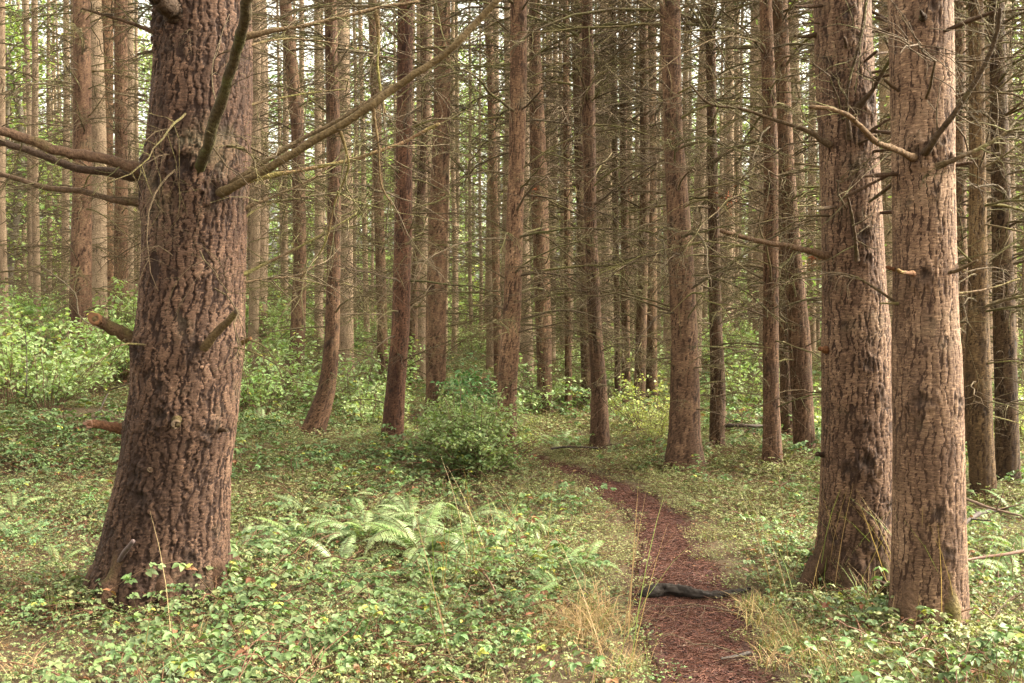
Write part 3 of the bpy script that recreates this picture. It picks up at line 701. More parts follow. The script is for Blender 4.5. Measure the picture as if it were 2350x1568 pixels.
def build_pair():
    d = depth_from_base(1318); bz = hz(at(1965, 900, d)[0], d)
    table = [(0, 1868, 1996), (150, 1873, 2003), (300, 1881, 2011), (500, 1888, 2023), (650, 1890, 2030), (784, 1889, 2041), (984, 1890, 2050), (1100, 1886, 2053), (1184, 1884, 2053), (1250, 1880, 2054), (1310, 1872, 2056)]
    kn = [(1926, 47, .035), (1898, 192, .025), (1886, 149, .025), (1933, 392, .035), (1951, 320, .035), (1978, 250, .045), (1958, 545, .035), (1966, 598, .03), (1991, 670, .03), (1916, 745, .02),
          (1966, 834, .04), (1996, 899, .025), (1958, 966, .028), (1961, 1051, .055), (1926, 1069, .04), (2018, 1146, .025), (1901, 1224, .035), (1981, 1229, .04), (1930, 1290, .05), (1945, 105, .03)]
    mesh, org, prof = trunk('trunk', table, d, 216, 0.0072, (0.031, 0.115, 0.0065, 0.27, 0.42), 8, kn, bz, 27, 0.30)
    t = thing('fir_tree', 'stout fir with dark knots standing half behind its paler twin by the path', 'tree', org)
    obj('trunk', mesh, t, color=(0.76, 0.645, 0.56))
    limbs = [([(1900, 588, -.05), (1830, 570, -.1), (1750, 555, -.15), (1690, 540, -.2), (1655, 530, -.25)], 15, 9, (1.0, 0.85, 0.7)),
             ([(1965, 250, -.15), (2000, 210, -.22), (2035, 150, -.3), (2046, 125, -.35), (2030, 85, -.4)], 14, 5, (0.6, 0.55, 0.45)),
             ([(1905, 335, -.1), (1850, 300, -.1), (1780, 276, -.1), (1700, 250, -.1), (1630, 240, -.1), (1585, 196, -.1)], 11, 4, (0.75, 0.7, 0.55)),
             ([(1950, 322, -.15), (1943, 240, -.2), (1950, 180, -.25), (1972, 100, -.3), (1990, -20, -.35)], 9, 5, (0.6, 0.55, 0.45)),
             ([(1990, 308, -.15), (2030, 280, -.2), (2075, 255, -.25)], 9, 4, (0.7, 0.62, 0.5)),
             ([(1966, 598, -.18), (1962, 540, -.25), (1950, 470, -.3), (1942, 445, -.34)], 9, 4, (0.6, 0.52, 0.42)),
             ([(1872, 80, 0), (1845, 85, -.04), (1825, 82, -.08)], 9, 6, (0.7, 0.6, 0.5)),
             ([(1895, 803, -.05), (1880, 800, -.1)], 13, 9, (1.5, 0.95, 0.6)),
             ([(1895, 1045, 0), (1876, 1042, -.06)], 14, 10, (0.5, 0.42, 0.36))]
    finish_pair(t, org, prof, d, limbs, 31, CROWNS[1], [(1.15, 2), (1.75, 3), (2.1, 4), (2.55, 7), (2.9, 7), (3.2, 7)])
    d = depth_from_base(1400); bz = hz(at(2130, 900, d)[0], d)
    table = [(0, 2041, 2183), (150, 2044, 2184), (300, 2048, 2186), (500, 2051, 2188), (750, 2053, 2195), (784, 2052, 2200), (984, 2053, 2207), (1184, 2053, 2209), (1334, 2050, 2213), (1400, 2048, 2216)]
    kn = [(2113, 37, .028), (2118, 134, .018), (2103, 170, .018), (2118, 447, .025), (2126, 535, .018), (2093, 635, .045), (2080, 360, .05), (2173, 625, .025), (2152, 380, .035), (2088, 914, .05),
          (2176, 919, .03), (2121, 1164, .035), (2188, 1174, .02), (2141, 1251, .028), (2133, 338, .025), (2066, 715, .015), (2070, 470, .018), (2095, 800, .015)]
    mesh, org, prof = trunk('trunk', table, d, 216, 0.0072, (0.033, 0.17, 0.005, 0.20, 0.40), 15, kn, bz, 27, 0.16)
    t = thing('fir_tree', 'pale pinkish fir in front of its knotted twin at the bend of bare limbs', 'tree', org)
    t['label'] = 'pale pinkish straight fir trunk standing in front of its knotted twin'
    obj('trunk', mesh, t, color=(0.95, 0.83, 0.73))
    limbs = [([(2100, 364, -.08), (2084, 357, -.18), (2050, 342, -.3), (2005, 322, -.4), (1975, 290, -.45), (1940, 262, -.5), (1900, 250, -.5), (1860, 247, -.5)], 16, 8, (1.15, 1.0, 0.75)),
             ([(2120, 358, -.08), (2130, 343, -.18), (2160, 300, -.25), (2190, 260, -.3), (2230, 200, -.35), (2265, 140, -.4), (2288, 75, -.45), (2295, 20, -.5)], 17, 8, (0.55, 0.5, 0.4)),
             ([(2150, 384, -.14), (2200, 362, -.2), (2250, 340, -.2), (2310, 305, -.2), (2370, 285, -.2)], 12, 6, (0.85, 0.8, 0.6)),
             ([(2165, 628, -.1), (2200, 620, -.16), (2243, 598, -.22)], 11, 6, (0.8, 0.75, 0.55)),
             ([(2096, 628, -.15), (2070, 625, -.26), (2060, 620, -.3)], 10, 7, (1.1, 0.72, 0.5)),
             ([(2062, 622, 0), (2035, 613, -.03)], 11, 8, (1.3, 0.8, 0.55)),
             ([(2180, 160, 0), (2176, 163, -.04)], 10, 8, (0.6, 0.5, 0.42)),
             ([(2120, 40, -.15), (2113, 25, -.22)], 12, 5, (0.4, 0.35, 0.32)),
             ([(2060, 697, -.05), (2020, 696, -.1)], 6, 4, (0.9, 0.8, 0.65)),
             ([(2180, 675, 0), (2260, 665, .05), (2340, 640, .1)], 6, 4, (1.1, 1.0, 0.8))]
    finish_pair(t, org, prof, d, limbs, 57, CROWNS[3], [(1.7, 3), (2.25, 8), (2.6, 6), (2.85, 6), (3.05, 5)])
build_pair()
for o in list(bpy.data.objects):
    if str(o.get('label', '')).startswith('stout'): roots(o, 0.20, [(-1.3, .36, .06), (-.5, .22, .05), (.4, .2, .05), (1.6, .3, .05)], 2, (0.55, 0.45, 0.38))
    if str(o.get('label', '')).startswith('pale pinkish straight'): roots(o, 0.18, [(-.9, .2, .045), (.2, .14, .04)], 3, (0.85, 0.7, 0.6))

# ------------------------------------------------------------------ the firs of the middle distance (measured one by one)
UPPER = [branch_set(300 + k, 4.2, 11.5, 0.45, (3, 5), lambda z: 0.10) for k in range(3)]
MID = [
 # label, base y (or distance), rows (y, left, right), tint, branch share, style
 ('curved fir sweeping up from a bent dark base behind the massive fir', 1006, [(0, 744, 772), (300, 750, 781), (500, 753, 783), (650, 749, 781), (780, 745, 780), (880, 733, 773), (930, 716, 764), (970, 697, 751), (1005, 684, 740)], (0.72, 0.62, 0.54), 1.0),
 ('dark reddish straight fir second from the curved fir', 1030, [(0, 913, 949), (300, 909, 946), (500, 906, 946), (750, 899, 941), (884, 886, 931), (984, 876, 926), (1030, 873, 924)], (0.62, 0.46, 0.40), 0.8),
 ('upright grey-brown fir between the dark reddish fir and the rounded bush', 957, [(0, 994, 1034), (250, 996, 1034), (500, 984, 1029), (750, 976, 1024), (884, 977, 1024), (957, 976, 1026)], (0.95, 0.86, 0.78), 1.0),
 ('pale straight fir rising behind the rounded bush', 1056, [(0, 1171, 1209), (200, 1170, 1209), (400, 1166, 1204), (600, 1159, 1199), (750, 1153, 1195), (884, 1141, 1187), (984, 1140, 1186), (1056, 1144, 1190)], (1.05, 0.95, 0.86), 1.0),
 ('slim fir just beyond the pale fir behind the bush', 960, [(100, 1214, 1241), (400, 1216, 1256), (750, 1229, 1266), (960, 1235, 1268)], (0.9, 0.82, 0.74), 1.0),
 ('dark fir at the far turn of the path with a swelling at its foot', 1029, [(0, 1334, 1359), (250, 1336, 1366), (500, 1341, 1369), (750, 1349, 1381), (900, 1357, 1394), (1029, 1353, 1400)], (0.78, 0.70, 0.64), 1.1),
 ('shaded fir just left of the dark fir at the turn of the path', 950, [(0, 1309, 1332), (350, 1318, 1342), (700, 1330, 1356), (950, 1335, 1362)], (0.8, 0.74, 0.68), 1.0),
 ('sturdy fir to the right of the path with a flared base', 1068, [(0, 1514, 1561), (300, 1523, 1566), (600, 1534, 1592), (784, 1540, 1602), (900, 1539, 1606), (1000, 1534, 1608), (1068, 1526, 1616)], (0.9, 0.82, 0.76), 1.1),
 ('narrow dark fir behind the sturdy fir right of the path', 1030, [(0, 1618, 1641), (350, 1623, 1646), (750, 1628, 1657), (884, 1630, 1666), (1030, 1628, 1662)], (0.6, 0.54, 0.47), 0.9),
 ('thin fir with dark foot alone on the mossy clearing edge', 1076, [(0, 1743, 1771), (350, 1753, 1786), (750, 1751, 1786), (934, 1751, 1789), (1076, 1750, 1797)], (0.78, 0.68, 0.6), 0.9),
 ('brown fir with knobbly lower trunk next to the knotted twin', 1060, [(0, 1771, 1806), (350, 1786, 1821), (600, 1800, 1840), (784, 1810, 1860), (934, 1818, 1866), (1060, 1822, 1872)], (0.85, 0.77, 0.7), 1.0),
 ('fir half hidden between the thin dark-footed fir and the knobbly fir', 1010, [(0, 1762, 1790), (400, 1780, 1806), (784, 1788, 1816), (1010, 1792, 1822)], (0.75, 0.68, 0.62), 0.8),
 ('olive mossy fir behind the pale pinkish fir', 1130, [(0, 2223, 2256), (400, 2226, 2261), (700, 2222, 2268), (900, 2213, 2273), (1030, 2222, 2278), (1130, 2230, 2284)], (0.68, 0.65, 0.47), 1.3),
 ('dark fir with blackened foot at the edge of the wood beyond the olive mossy fir', 1106, [(0, 2271, 2303), (400, 2276, 2316), (784, 2281, 2331), (950, 2285, 2335), (1106, 2286, 2338)], (0.45, 0.42, 0.34), 1.3),
 ('fir squeezed between the pale pinkish fir and the olive mossy fir', 1040, [(0, 2184, 2215), (500, 2186, 2216), (784, 2192, 2226), (1040, 2196, 2232)], (0.75, 0.68, 0.58), 1.0),
 ('reddish fir rising from the leafy thicket left of the massive fir', 17.0, [(0, 168, 206), (300, 170, 210), (500, 166, 210), (700, 160, 210), (790, 157, 212)], (0.85, 0.76, 0.71), 0.9),
 ('grey-tan fir just left of the massive fir, first of two close together', 22.0, [(0, 226, 260), (400, 228, 258), (740, 232, 262)], (1.15, 1.05, 0.92), 1.0),
 ('pinkish fir just left of the massive fir, second of two close together', 21.0, [(0, 262, 292), (400, 264, 292), (740, 260, 296)], (0.92, 0.83, 0.77), 1.0),
 ('leaning slim dark fir left of the curved fir', 17.5, [(0, 640, 668), (300, 668, 698), (600, 674, 704), (800, 664, 700), (900, 654, 690)], (0.72, 0.64, 0.57), 1.0),
 ('slender fir left of the dark reddish fir', 19.5, [(0, 844, 866), (400, 856, 879), (700, 864, 888), (890, 867, 892)], (0.85, 0.78, 0.7), 1.0),
 ('thin fir glimpsed between the dark reddish fir and the grey-brown fir', 20.0, [(0, 964, 985), (300, 966, 986), (700, 940, 960), (880, 934, 955)], (0.72, 0.66, 0.6), 1.0),
 ('light slender fir left of the pale fir, beyond the bush', 21.0, [(0, 1108, 1128), (150, 1116, 1134), (600, 1129, 1147), (800, 1134, 1154)], (1.1, 1.0, 0.9), 1.0),
 ('straight fir with light edge left of the sturdy fir', 15.8, [(0, 1474, 1506), (400, 1480, 1508), (784, 1483, 1508), (942, 1482, 1510)], (0.85, 0.8, 0.68), 1.2),
 ('fir leaning slightly against the light-edged fir', 15.5, [(0, 1466, 1486), (400, 1470, 1492), (784, 1458, 1484), (944, 1452, 1480)], (0.68, 0.63, 0.54), 1.0),
 ('thin upright fir right of the dark fir at the turn of the path', 16.0, [(0, 1418, 1436), (500, 1424, 1442), (800, 1426, 1446), (956, 1426, 1448)], (0.95, 0.88, 0.78), 1.0),
 ('thinnest fir beside the thin upright fir at the turn of the path', 16.4, [(0, 1400, 1414), (500, 1405, 1420), (800, 1410, 1424), (950, 1410, 1425)], (0.72, 0.66, 0.58), 0.9),
 ('slim pole-like fir between the slim beyond-bush fir and the dark fir', 15.0, [(0, 1290, 1304), (500, 1294, 1308), (800, 1296, 1312), (968, 1296, 1313)], (0.95, 0.86, 0.74), 0.9),
]
rngM = np.random.default_rng(77)
for k, (label, by, rows, tint, share) in enumerate(MID):
    d = depth_from_base(by, 1.42) if by > 100 else by
    r0 = rows[len(rows) // 2]; rad = (r0[2] - r0[1]) / 2 * d / FPX
    bx = at((rows[-1][1] + rows[-1][2]) / 2, rows[-1][0], d)[0]
    bz = hz(bx, d)
    near = d < 14
    whz = [z for z in np.arange(0.75, 5.6 if near else 7.0, 0.42)]
    # knots where whorls break from the trunk, seen from the front
    kn = []
    for z in whz:
        for _ in range(int(rngM.integers(1, 3))):
            zz = z + rngM.normal(0, 0.08)
            yv = HORY - (zz - CAMH) * FPX / d
            lr = [np.interp(yv, [r[0] for r in rows], [r[q] for r in rows]) for q in (1, 2)]
            kn.append((lr[0] + (lr[1] - lr[0]) * rngM.uniform(0.08, 0.92), yv, rngM.uniform(0.016, 0.03)))
    mesh, org, prof = trunk('trunk', rows, d, 60 if near else 40, 0.02 if near else 0.032, (0.034, 0.15, 0.006, 0.24, 0.42, 0.85 if near else 0.7), 100 + k, kn, bz, 26 + rngM.uniform(-2, 2), 0.25)
    t = thing('fir_tree', label, 'tree', org)
    obj('trunk', mesh, t, color=tuple(np.array(tint) * np.array((0.97, 0.89, 0.80))))
    zr, c, R = prof
    for z in whz:
        for _ in range(int(round(rngM.uniform(4.0, 6.6) * share))):
            a = rngM.uniform(-math.pi, math.pi); zz = z + rngM.normal(0, 0.1); r = np.interp(zz, zr, R) * 0.9
            loc = (np.interp(zz, zr, c) + r * math.sin(a) - org[0], -r * math.cos(a), zz - org[2])
            s = rngM.uniform(0.55, 1.15) * (0.55 + 0.45 * sstep(0.6, 2.0, zz))
            g = rngM.uniform(0.65, 1.2)
            obj('branch', BR[int(rngM.integers(len(BR)))], t, loc, (rngM.uniform(-0.7, 0.7), rngM.uniform(-0.4, 0.25), a - math.pi / 2), (s, s, s), (g, g * rngM.uniform(0.92, 1.02), g * rngM.uniform(0.8, 1.0)))
    obj('upper_branches', UPPER[k % 3], t, (prof[1][np.searchsorted(zr, 7.0)] - org[0], 0, 0), (0, 0, rngM.uniform(0, 6)), kind='stuff')
    obj('crown', CROWNS[k % 5], t, rot=(0, 0, rngM.uniform(0, 6)), scale=(0.9, 0.9, 1))

def withered_spray(seed):
    rng = np.random.default_rng(seed); b = MB()
    for _ in range(26):
        p = rng.normal(0, 0.04, 3) * (1, 1, 1.4); d = rng.normal(0, 1, 3) + np.array((0, 0, -1)); d /= np.linalg.norm(d); sd = np.cross(d, (0.3, 0.9, 0.1)); l = rng.uniform(0.04, 0.10)
        b.add([p, p + d * l * 0.5 + sd * 0.008, p + d * l, p + d * l * 0.5 - sd * 0.008], Q=[(0, 1, 2, 3)], col=(*(np.array((0.30, 0.085, 0.03)) * rng.uniform(0.6, 1.2)), 1))
    return b.mesh('withered_spray', M_WOOD, smooth=False)
SPRAY = withered_spray(5)
for tag_, px, py in (('slim fir just beyond the pale fir', 1228, 440), ('thin upright fir right of', 1446, 440), ('narrow dark fir behind the sturdy', 1672, 458), ('brown fir with knobbly', 1862, 600)):
    for o in list(bpy.data.objects):
        if str(o.get('label', '')).startswith(tag_):
            p = at(px, py, o.location.y - 0.12); obj('withered_spray', SPRAY, o, tuple(Vector(p) - o.location), (0, 0, px), (0.9, 0.9, 1.2))

# ------------------------------------------------------------------ the firs beyond
def far_trunk(seed):
    rng = np.random.default_rng(seed)
    z = np.concatenate([np.arange(-0.3, 0.6, 0.1), np.arange(0.6, 14, 0.3), np.arange(14, 27.1, 1.2)]); sides = 18
    th = np.arange(sides) * 2 * math.pi / sides; TH, ZZ = np.meshgrid(th, z)
    r = np.interp(z, [-0.3, 0.2, 1.2, 12, 27], [1.28, 1.15, 1.0, 0.72, 0.08])[:, None] * (1 + 0.05 * vn(TH / (2 * math.pi) * 6, ZZ * 1.4 + seed * 3, 6))
    lx = rng.normal(0, 0.10) * (z / 10) + 0.10 * vn(z * 0.25 + seed, z * 0 + 3); ly = rng.normal(0, 0.10) * (z / 10)
    R0 = 0.15
    V = np.stack([lx[:, None] + R0 * r * np.cos(TH), ly[:, None] + R0 * r * np.sin(TH), ZZ], -1).reshape(-1, 3)
    i = np.arange(len(z) - 1)[:, None] * sides; j = np.arange(sides)[None]; j2 = (j + 1) % sides
    b = MB(); b.add(V, Q=np.stack([i + j, i + j2, i + sides + j2, i + sides + j], -1).reshape(-1, 4))
    return b.mesh('trunk', M_BARK_FAR, cols=False)
FT = [far_trunk(k) for k in range(7)]
FB = [branch_set(400 + k, 0.9, 15.5, 0.50, (3, 5), lambda z: 0.13) for k in range(5)]
rngF = np.random.default_rng(2024)
taken = [o.location[:2] for o in bpy.data.objects if o.get('category') == 'tree']
taken = [(p[0], p[1]) for p in taken]
spots = []
tries = 0
while len(spots) < 285 and tries < 60000:
    tries += 1
    y = 15.0 + 43 * rngF.random() ** 0.85; x = rngF.uniform(-1, 1) * (0.60 * y + 2.5)
    if y < 19 and -2.4 < x < 3.5: continue
    if path_dist(x, y)[0] < 0.6: continue
    if all((x - a) ** 2 + (y - b) ** 2 > 1.9 ** 2 for a, b in taken):
        taken.append((x, y)); spots.append((x, y))
MARKS = [(-400, 'picture edge'), (185, 'reddish fir'), (440, 'massive fir'), (755, 'curved fir'), (920, 'dark reddish fir'), (1005, 'grey-brown fir'), (1175, 'bush-side pale fir'), (1362, 'path-turn fir'),
         (1565, 'sturdy fir'), (1642, 'narrow dark fir'), (1770, 'thin dark-footed fir'), (1830, 'knobbly fir'), (1960, 'knotted twin'), (2125, 'pale pinkish fir'), (2245, 'olive mossy fir'), (2800, 'picture edge')]
def gap(x, y):
    px = CXP + x / y * FPX
    k = max(q for q in range(len(MARKS) - 1) if MARKS[q][0] <= max(px, -399)) if px < 2800 else len(MARKS) - 2
    a, b = MARKS[k][1], MARKS[k + 1][1]
    return 'between the left picture edge and the reddish fir' if k == 0 else 'between the olive mossy fir and the right picture edge' if k == len(MARKS) - 2 else 'between the %s and the %s' % (a, b)
NEAREST = {}
def far_label(kind, x, y, near, rest):
    g = gap(x, y)
    if (kind, g) not in NEAREST: NEAREST[(kind, g)] = 1; return near % g
    return rest % g
spots.sort(key=lambda p: p[1])
for k, (x, y) in enumerate(spots):
    s = rngF.uniform(0.62, 1.15) * (1.0 if y < 34 else 0.8); sz = rngF.uniform(0.9, 1.08)
    t = thing('fir_tree', far_label('fir', x, y, 'nearest slim fir trunk %s', 'slim far fir trunk %s'), 'tree', (x, y, hz(x, y)), rngF.uniform(0, 6.28), 'far fir trunks deep in the wood')
    g = rngF.uniform(0.72, 1.02); wv = rngF.uniform(0, 1)
    obj('trunk', FT[k % 7], t, scale=(s, s, sz), color=(g * (1.0 + 0.06 * wv), g * (0.93 + 0.05 * wv), g * (0.84 + 0.03 * wv)))
    g2 = rngF.uniform(0.75, 1.15)
    obj('dead_branches', FB[int(rngF.integers(5))], t, rot=(0, 0, rngF.uniform(0, 6)), scale=(1, 1, sz), color=(g2, g2 * 0.98, g2 * 0.92), kind='stuff')
    obj('crown', CROWNS[int(rngF.integers(5))], t, rot=(0, 0, rngF.uniform(0, 6)), scale=(1, 1, sz), color=(1, 1, 1))

# ------------------------------------------------------------------ leaves
def leaf_batch(b, P, D, Nn, L, W, cols, fold=0.25, curl=0.2):
    """N leaves: base P, direction D, normal Nn, length L, width W; 8 triangles each"""
    n = len(P)
    D = D / (np.linalg.norm(D, axis=1)[:, None] + 1e-9)
    S = np.cross(D, Nn); S /= np.linalg.norm(S, axis=1)[:, None] + 1e-9
    Nn = np.cross(S, D)
    tpl = np.array([(0, 0, 0), (0.20, -0.36, fold), (0.22, 0, 0), (0.20, 0.36, fold), (0.48, -0.47, fold), (0.5, 0, 0), (0.48, 0.47, fold),
                    (0.78, -0.27, fold), (0.8, 0, -0.02), (0.78, 0.27, fold), (1, 0, -0.03)])
    x, y, z = tpl[:, 0], tpl[:, 1], tpl[:, 2]
    z = z[None] * np.abs(y)[None] * W[:, None] * 1.6 - curl * (x ** 2)[None] * L[:, None]
    V = P[:, None] + (x[None] * L[:, None])[..., None] * D[:, None] + (y[None] * W[:, None])[..., None] * S[:, None] + z[..., None] * Nn[:, None]
    o = (np.arange(n) * 11)[:, None, None]
    T = (np.array([(0, 1, 2), (0, 2, 3), (7, 10, 8), (8, 10, 9)])[None] + o).reshape(-1, 3)
    Q = (np.array([(1, 4, 5, 2), (2, 5, 6, 3), (4, 7, 8, 5), (5, 8, 9, 6)])[None] + o).reshape(-1, 4)
    b.add(V.reshape(-1, 3), T, Q, np.repeat(cols, 11, 0))

def greens(rng, n, base, spread=0.25, yellow=0.06, brown=0.0):
    g = np.array(base)[None] * rng.uniform(1 - spread, 1 + spread, (n, 1)) * rng.uniform(0.92, 1.08, (n, 3))
    m = rng.random(n)
    g[m < yellow] = np.array((0.34, 0.33, 0.07)) * rng.uniform(0.7, 1.1, ((m < yellow).sum(), 1))
    g[m > 1 - brown] = np.array((0.17, 0.08, 0.04)) * rng.uniform(0.6, 1.3, ((m > 1 - brown).sum(), 1))
    return np.concatenate([g, np.ones((n, 1))], 1)

def up_normals(rng, n, tilt):
    v = np.stack([rng.normal(0, tilt, n), rng.normal(0, tilt, n), np.ones(n)], -1)
    return v / np.linalg.norm(v, axis=1)[:, None]

def cover_cluster(seed, kind):
    rng = np.random.default_rng(seed); b = MB()
    R = 0.30
    if kind == 'bramble':
        m = 40; L0, H, base = 0.032, 0.15, (0.138, 0.160, 0.066)
    elif kind == 'dark':
        m = 42; L0, H, base = 0.030, 0.12, (0.088, 0.122, 0.054)
    elif kind == 'broad':
        m = 22; L0, H, base = 0.044, 0.17, (0.120, 0.162, 0.060)
    else:
        m = 80; L0, H, base = 0.020, 0.12, (0.182, 0.188, 0.080)
    rr = R * np.sqrt(rng.random(m)); aa = rng.uniform(0, 6.28, m)
    hh = H * rng.beta(1.6, 1.6, m) + 0.02
    C = np.stack([rr * np.cos(aa), rr * np.sin(aa), hh], -1)
    az = rng.uniform(0, 6.28, m); nn = up_normals(rng, m, 0.45)
    size = L0 * rng.uniform(0.65, 1.25, m)
    cg = greens(rng, m, base, 0.28, 0.006, 0.02)
    for da, ls in ((0, 1.0), (1.25, 0.82), (-1.25, 0.82)):
        a = az + da + rng.normal(0, 0.12, m)
        D = np.stack([np.cos(a), np.sin(a), rng.normal(-0.12, 0.15, m)], -1)
        leaf_batch(b, C, D, nn, size * ls, size * ls * (0.72 if kind != 'broad' else 0.85), cg, 0.3, 0.18)
    # petioles and trailing stems
    for k in range(0, m, 2):
        q = spline([C[k] * (0.75, 0.75, 0) + (0, 0, -0.03), C[k] * (0.9, 0.9, 0.6), C[k]], 4)
        v, T, Q = tube(q, np.full(4, 0.0014), 3, False); b.add(v, T, Q, (0.13, 0.10, 0.05, 1))
    for _ in range(2 if kind != 'small' else 3):
        a = rng.uniform(0, 6.28); p0 = rng.normal(0, 0.12, 3); p0[2] = 0.02
        q = p0 + np.cumsum(np.stack([np.full(7, math.cos(a) * 0.06), np.full(7, math.sin(a) * 0.06), np.sin(np.linspace(0, 3.14, 7)) * 0.03 * rng.uniform(0, 1.5)], -1) + rng.normal(0, 0.015, (7, 3)), 0)
        v, T, Q = tube(q, np.full(7, 0.0022), 4); b.add(v, T, Q, (0.15, 0.075, 0.045, 1))
    # withered bits below
    n = 16
    P = np.stack([rng.normal(0, 0.16, n), rng.normal(0, 0.16, n), rng.uniform(0.0, 0.05, n)], -1); a = rng.uniform(0, 6.28, n)
    leaf_batch(b, P, np.stack([np.cos(a), np.sin(a), rng.normal(0, 0.2, n)], -1), up_normals(rng, n, 0.6), rng.uniform(0.03, 0.06, n), rng.uniform(0.012, 0.03, n), greens(rng, n, (0.10, 0.065, 0.035), 0.4, 0, 0.4), 0.2, 0.1)
    return b.mesh('cover_' + kind, M_COVER)

def cane_cluster(seed):
    rng = np.random.default_rng(seed); b = MB()
    for _ in range(4):
        a = rng.uniform(0, 6.28); L = rng.uniform(0.35, 0.7); h = rng.uniform(0.16, 0.34); s = np.linspace(0, 1, 9); o = np.array((math.cos(a), math.sin(a), 0))
        q = o * (L * s)[:, None] + np.stack([0 * s, 0 * s, h * np.sin(s * 2.5) / math.sin(1.57)], -1) + np.cumsum(rng.normal(0, 0.012, (9, 3)), 0)
        v, T, Q = tube(q, 0.0026 * (1 - 0.6 * s), 4); b.add(v, T, Q, (0.12, 0.07, 0.04, 1))
        m = 11; ii = rng.integers(2, 9, m); P = q[ii] + rng.normal(0, 0.015, (m, 3)); az = rng.uniform(0, 6.28, m); nn = up_normals(rng, m, 0.4); size = rng.uniform(0.032, 0.058, m)
        cg = greens(rng, m, (0.105, 0.152, 0.058), 0.3, 0.03, 0.02)
        for da, ls in ((0, 1.0), (1.2, 0.85), (-1.2, 0.85)):
            D = np.stack([np.cos(az + da), np.sin(az + da), rng.normal(-0.15, 0.15, m)], -1); leaf_batch(b, P, D, nn, size * ls, size * ls * 0.7, cg, 0.3, 0.2)
    return b.mesh('bramble_cane', M_COVER)

def grass_tuft(seed, n, h, dry, flop):
    rng = np.random.default_rng(seed); b = MB()
    s = np.linspace(0, 1, 5)
    for _ in range(n):
        a = rng.uniform(0, 6.28); L = h * rng.uniform(0.5, 1.2); fl = flop * rng.uniform(0.3, 1.3)
        p = np.array((*rng.normal(0, 0.05, 2), 0.0)); o = np.array((math.cos(a), math.sin(a), 0)); lat = np.array((-o[1], o[0], 0))
        q = p + L * (s[:, None] * (np.array((0, 0, 1.0)) + 0.25 * o) + (s ** 2)[:, None] * (o * fl - np.array((0, 0, 0.55 * fl))))
        w_ = 0.0017 * (1 - s ** 2) + 0.0003
        V = np.concatenate([q + lat * w_[:, None], q - lat * w_[:, None]])
        i = np.arange(4); Q = np.stack([i, i + 1, i + 6, i + 5], -1)
        c = (0.23, 0.155, 0.07) if rng.random() < dry else (0.125, 0.16, 0.04)
        b.add(V, Q=Q, col=(*(np.array(c) * rng.uniform(0.7, 1.25)), 1))
    return b.mesh('grass_tuft', M_GRASS)

def scatter(name, meshes, P, rot, scl, idx, label, cat):
    """one object of uncountable stuff: instances of small meshes on points"""
    coll = bpy.data.collections.new(name + '_kinds')
    for k, m in enumerate(meshes):
        o = bpy.data.objects.new('%s_%02d' % (name, k), m); o['kind'] = 'stuff'; coll.objects.link(o)
    me = bpy.data.meshes.new(name); me.vertices.add(len(P)); me.vertices.foreach_set('co', np.asarray(P, np.float32).ravel())
    a = me.attributes.new('rot', 'FLOAT_VECTOR', 'POINT'); a.data.foreach_set('vector', np.asarray(rot, np.float32).ravel())
    a = me.attributes.new('scl', 'FLOAT', 'POINT'); a.data.foreach_set('value', np.asarray(scl, np.float32))
    a = me.attributes.new('pick', 'INT', 'POINT'); a.data.foreach_set('value', np.asarray(idx, np.int32))
    o = obj(name, me); tag(o, label, cat, kind='stuff')
    ng = bpy.data.node_groups.new(name + '_scatter', 'GeometryNodeTree')
    ng.interface.new_socket('Geometry', in_out='INPUT', socket_type='NodeSocketGeometry')
    ng.interface.new_socket('Geometry', in_out='OUTPUT', socket_type='NodeSocketGeometry')
    gi = ng.nodes.new('NodeGroupInput'); go = ng.nodes.new('NodeGroupOutput')
    ci = ng.nodes.new('GeometryNodeCollectionInfo'); ci.inputs['Collection'].default_value = coll
    ci.inputs['Separate Children'].default_value = True; ci.inputs['Reset Children'].default_value = True
    ip = ng.nodes.new('GeometryNodeInstanceOnPoints'); ip.inputs['Pick Instance'].default_value = True
    def na(nm, ty):
        n = ng.nodes.new('GeometryNodeInputNamedAttribute'); n.data_type = ty; n.inputs['Name'].default_value = nm
        return [s for s in n.outputs if s.enabled and s.name == 'Attribute'][0]
    er = ng.nodes.new('FunctionNodeEulerToRotation')
    ng.links.new(na('rot', 'FLOAT_VECTOR'), er.inputs[0]); ng.links.new(er.outputs[0], ip.inputs['Rotation'])
    ng.links.new(na('scl', 'FLOAT'), ip.inputs['Scale']); ng.links.new(na('pick', 'INT'), ip.inputs['Instance Index'])
    ng.links.new(gi.outputs[0], ip.inputs['Points']); ng.links.new(ci.outputs[0], ip.inputs['Instance']); ng.links.new(ip.outputs[0], go.inputs[0])
    md = o.modifiers.new('scatter', 'NODES'); md.node_group = ng
    return o

# trunk footprints, so that cover keeps off them
FEET = np.array([(o.location.x, o.location.y) for o in bpy.data.objects if o.get('category') == 'tree'])

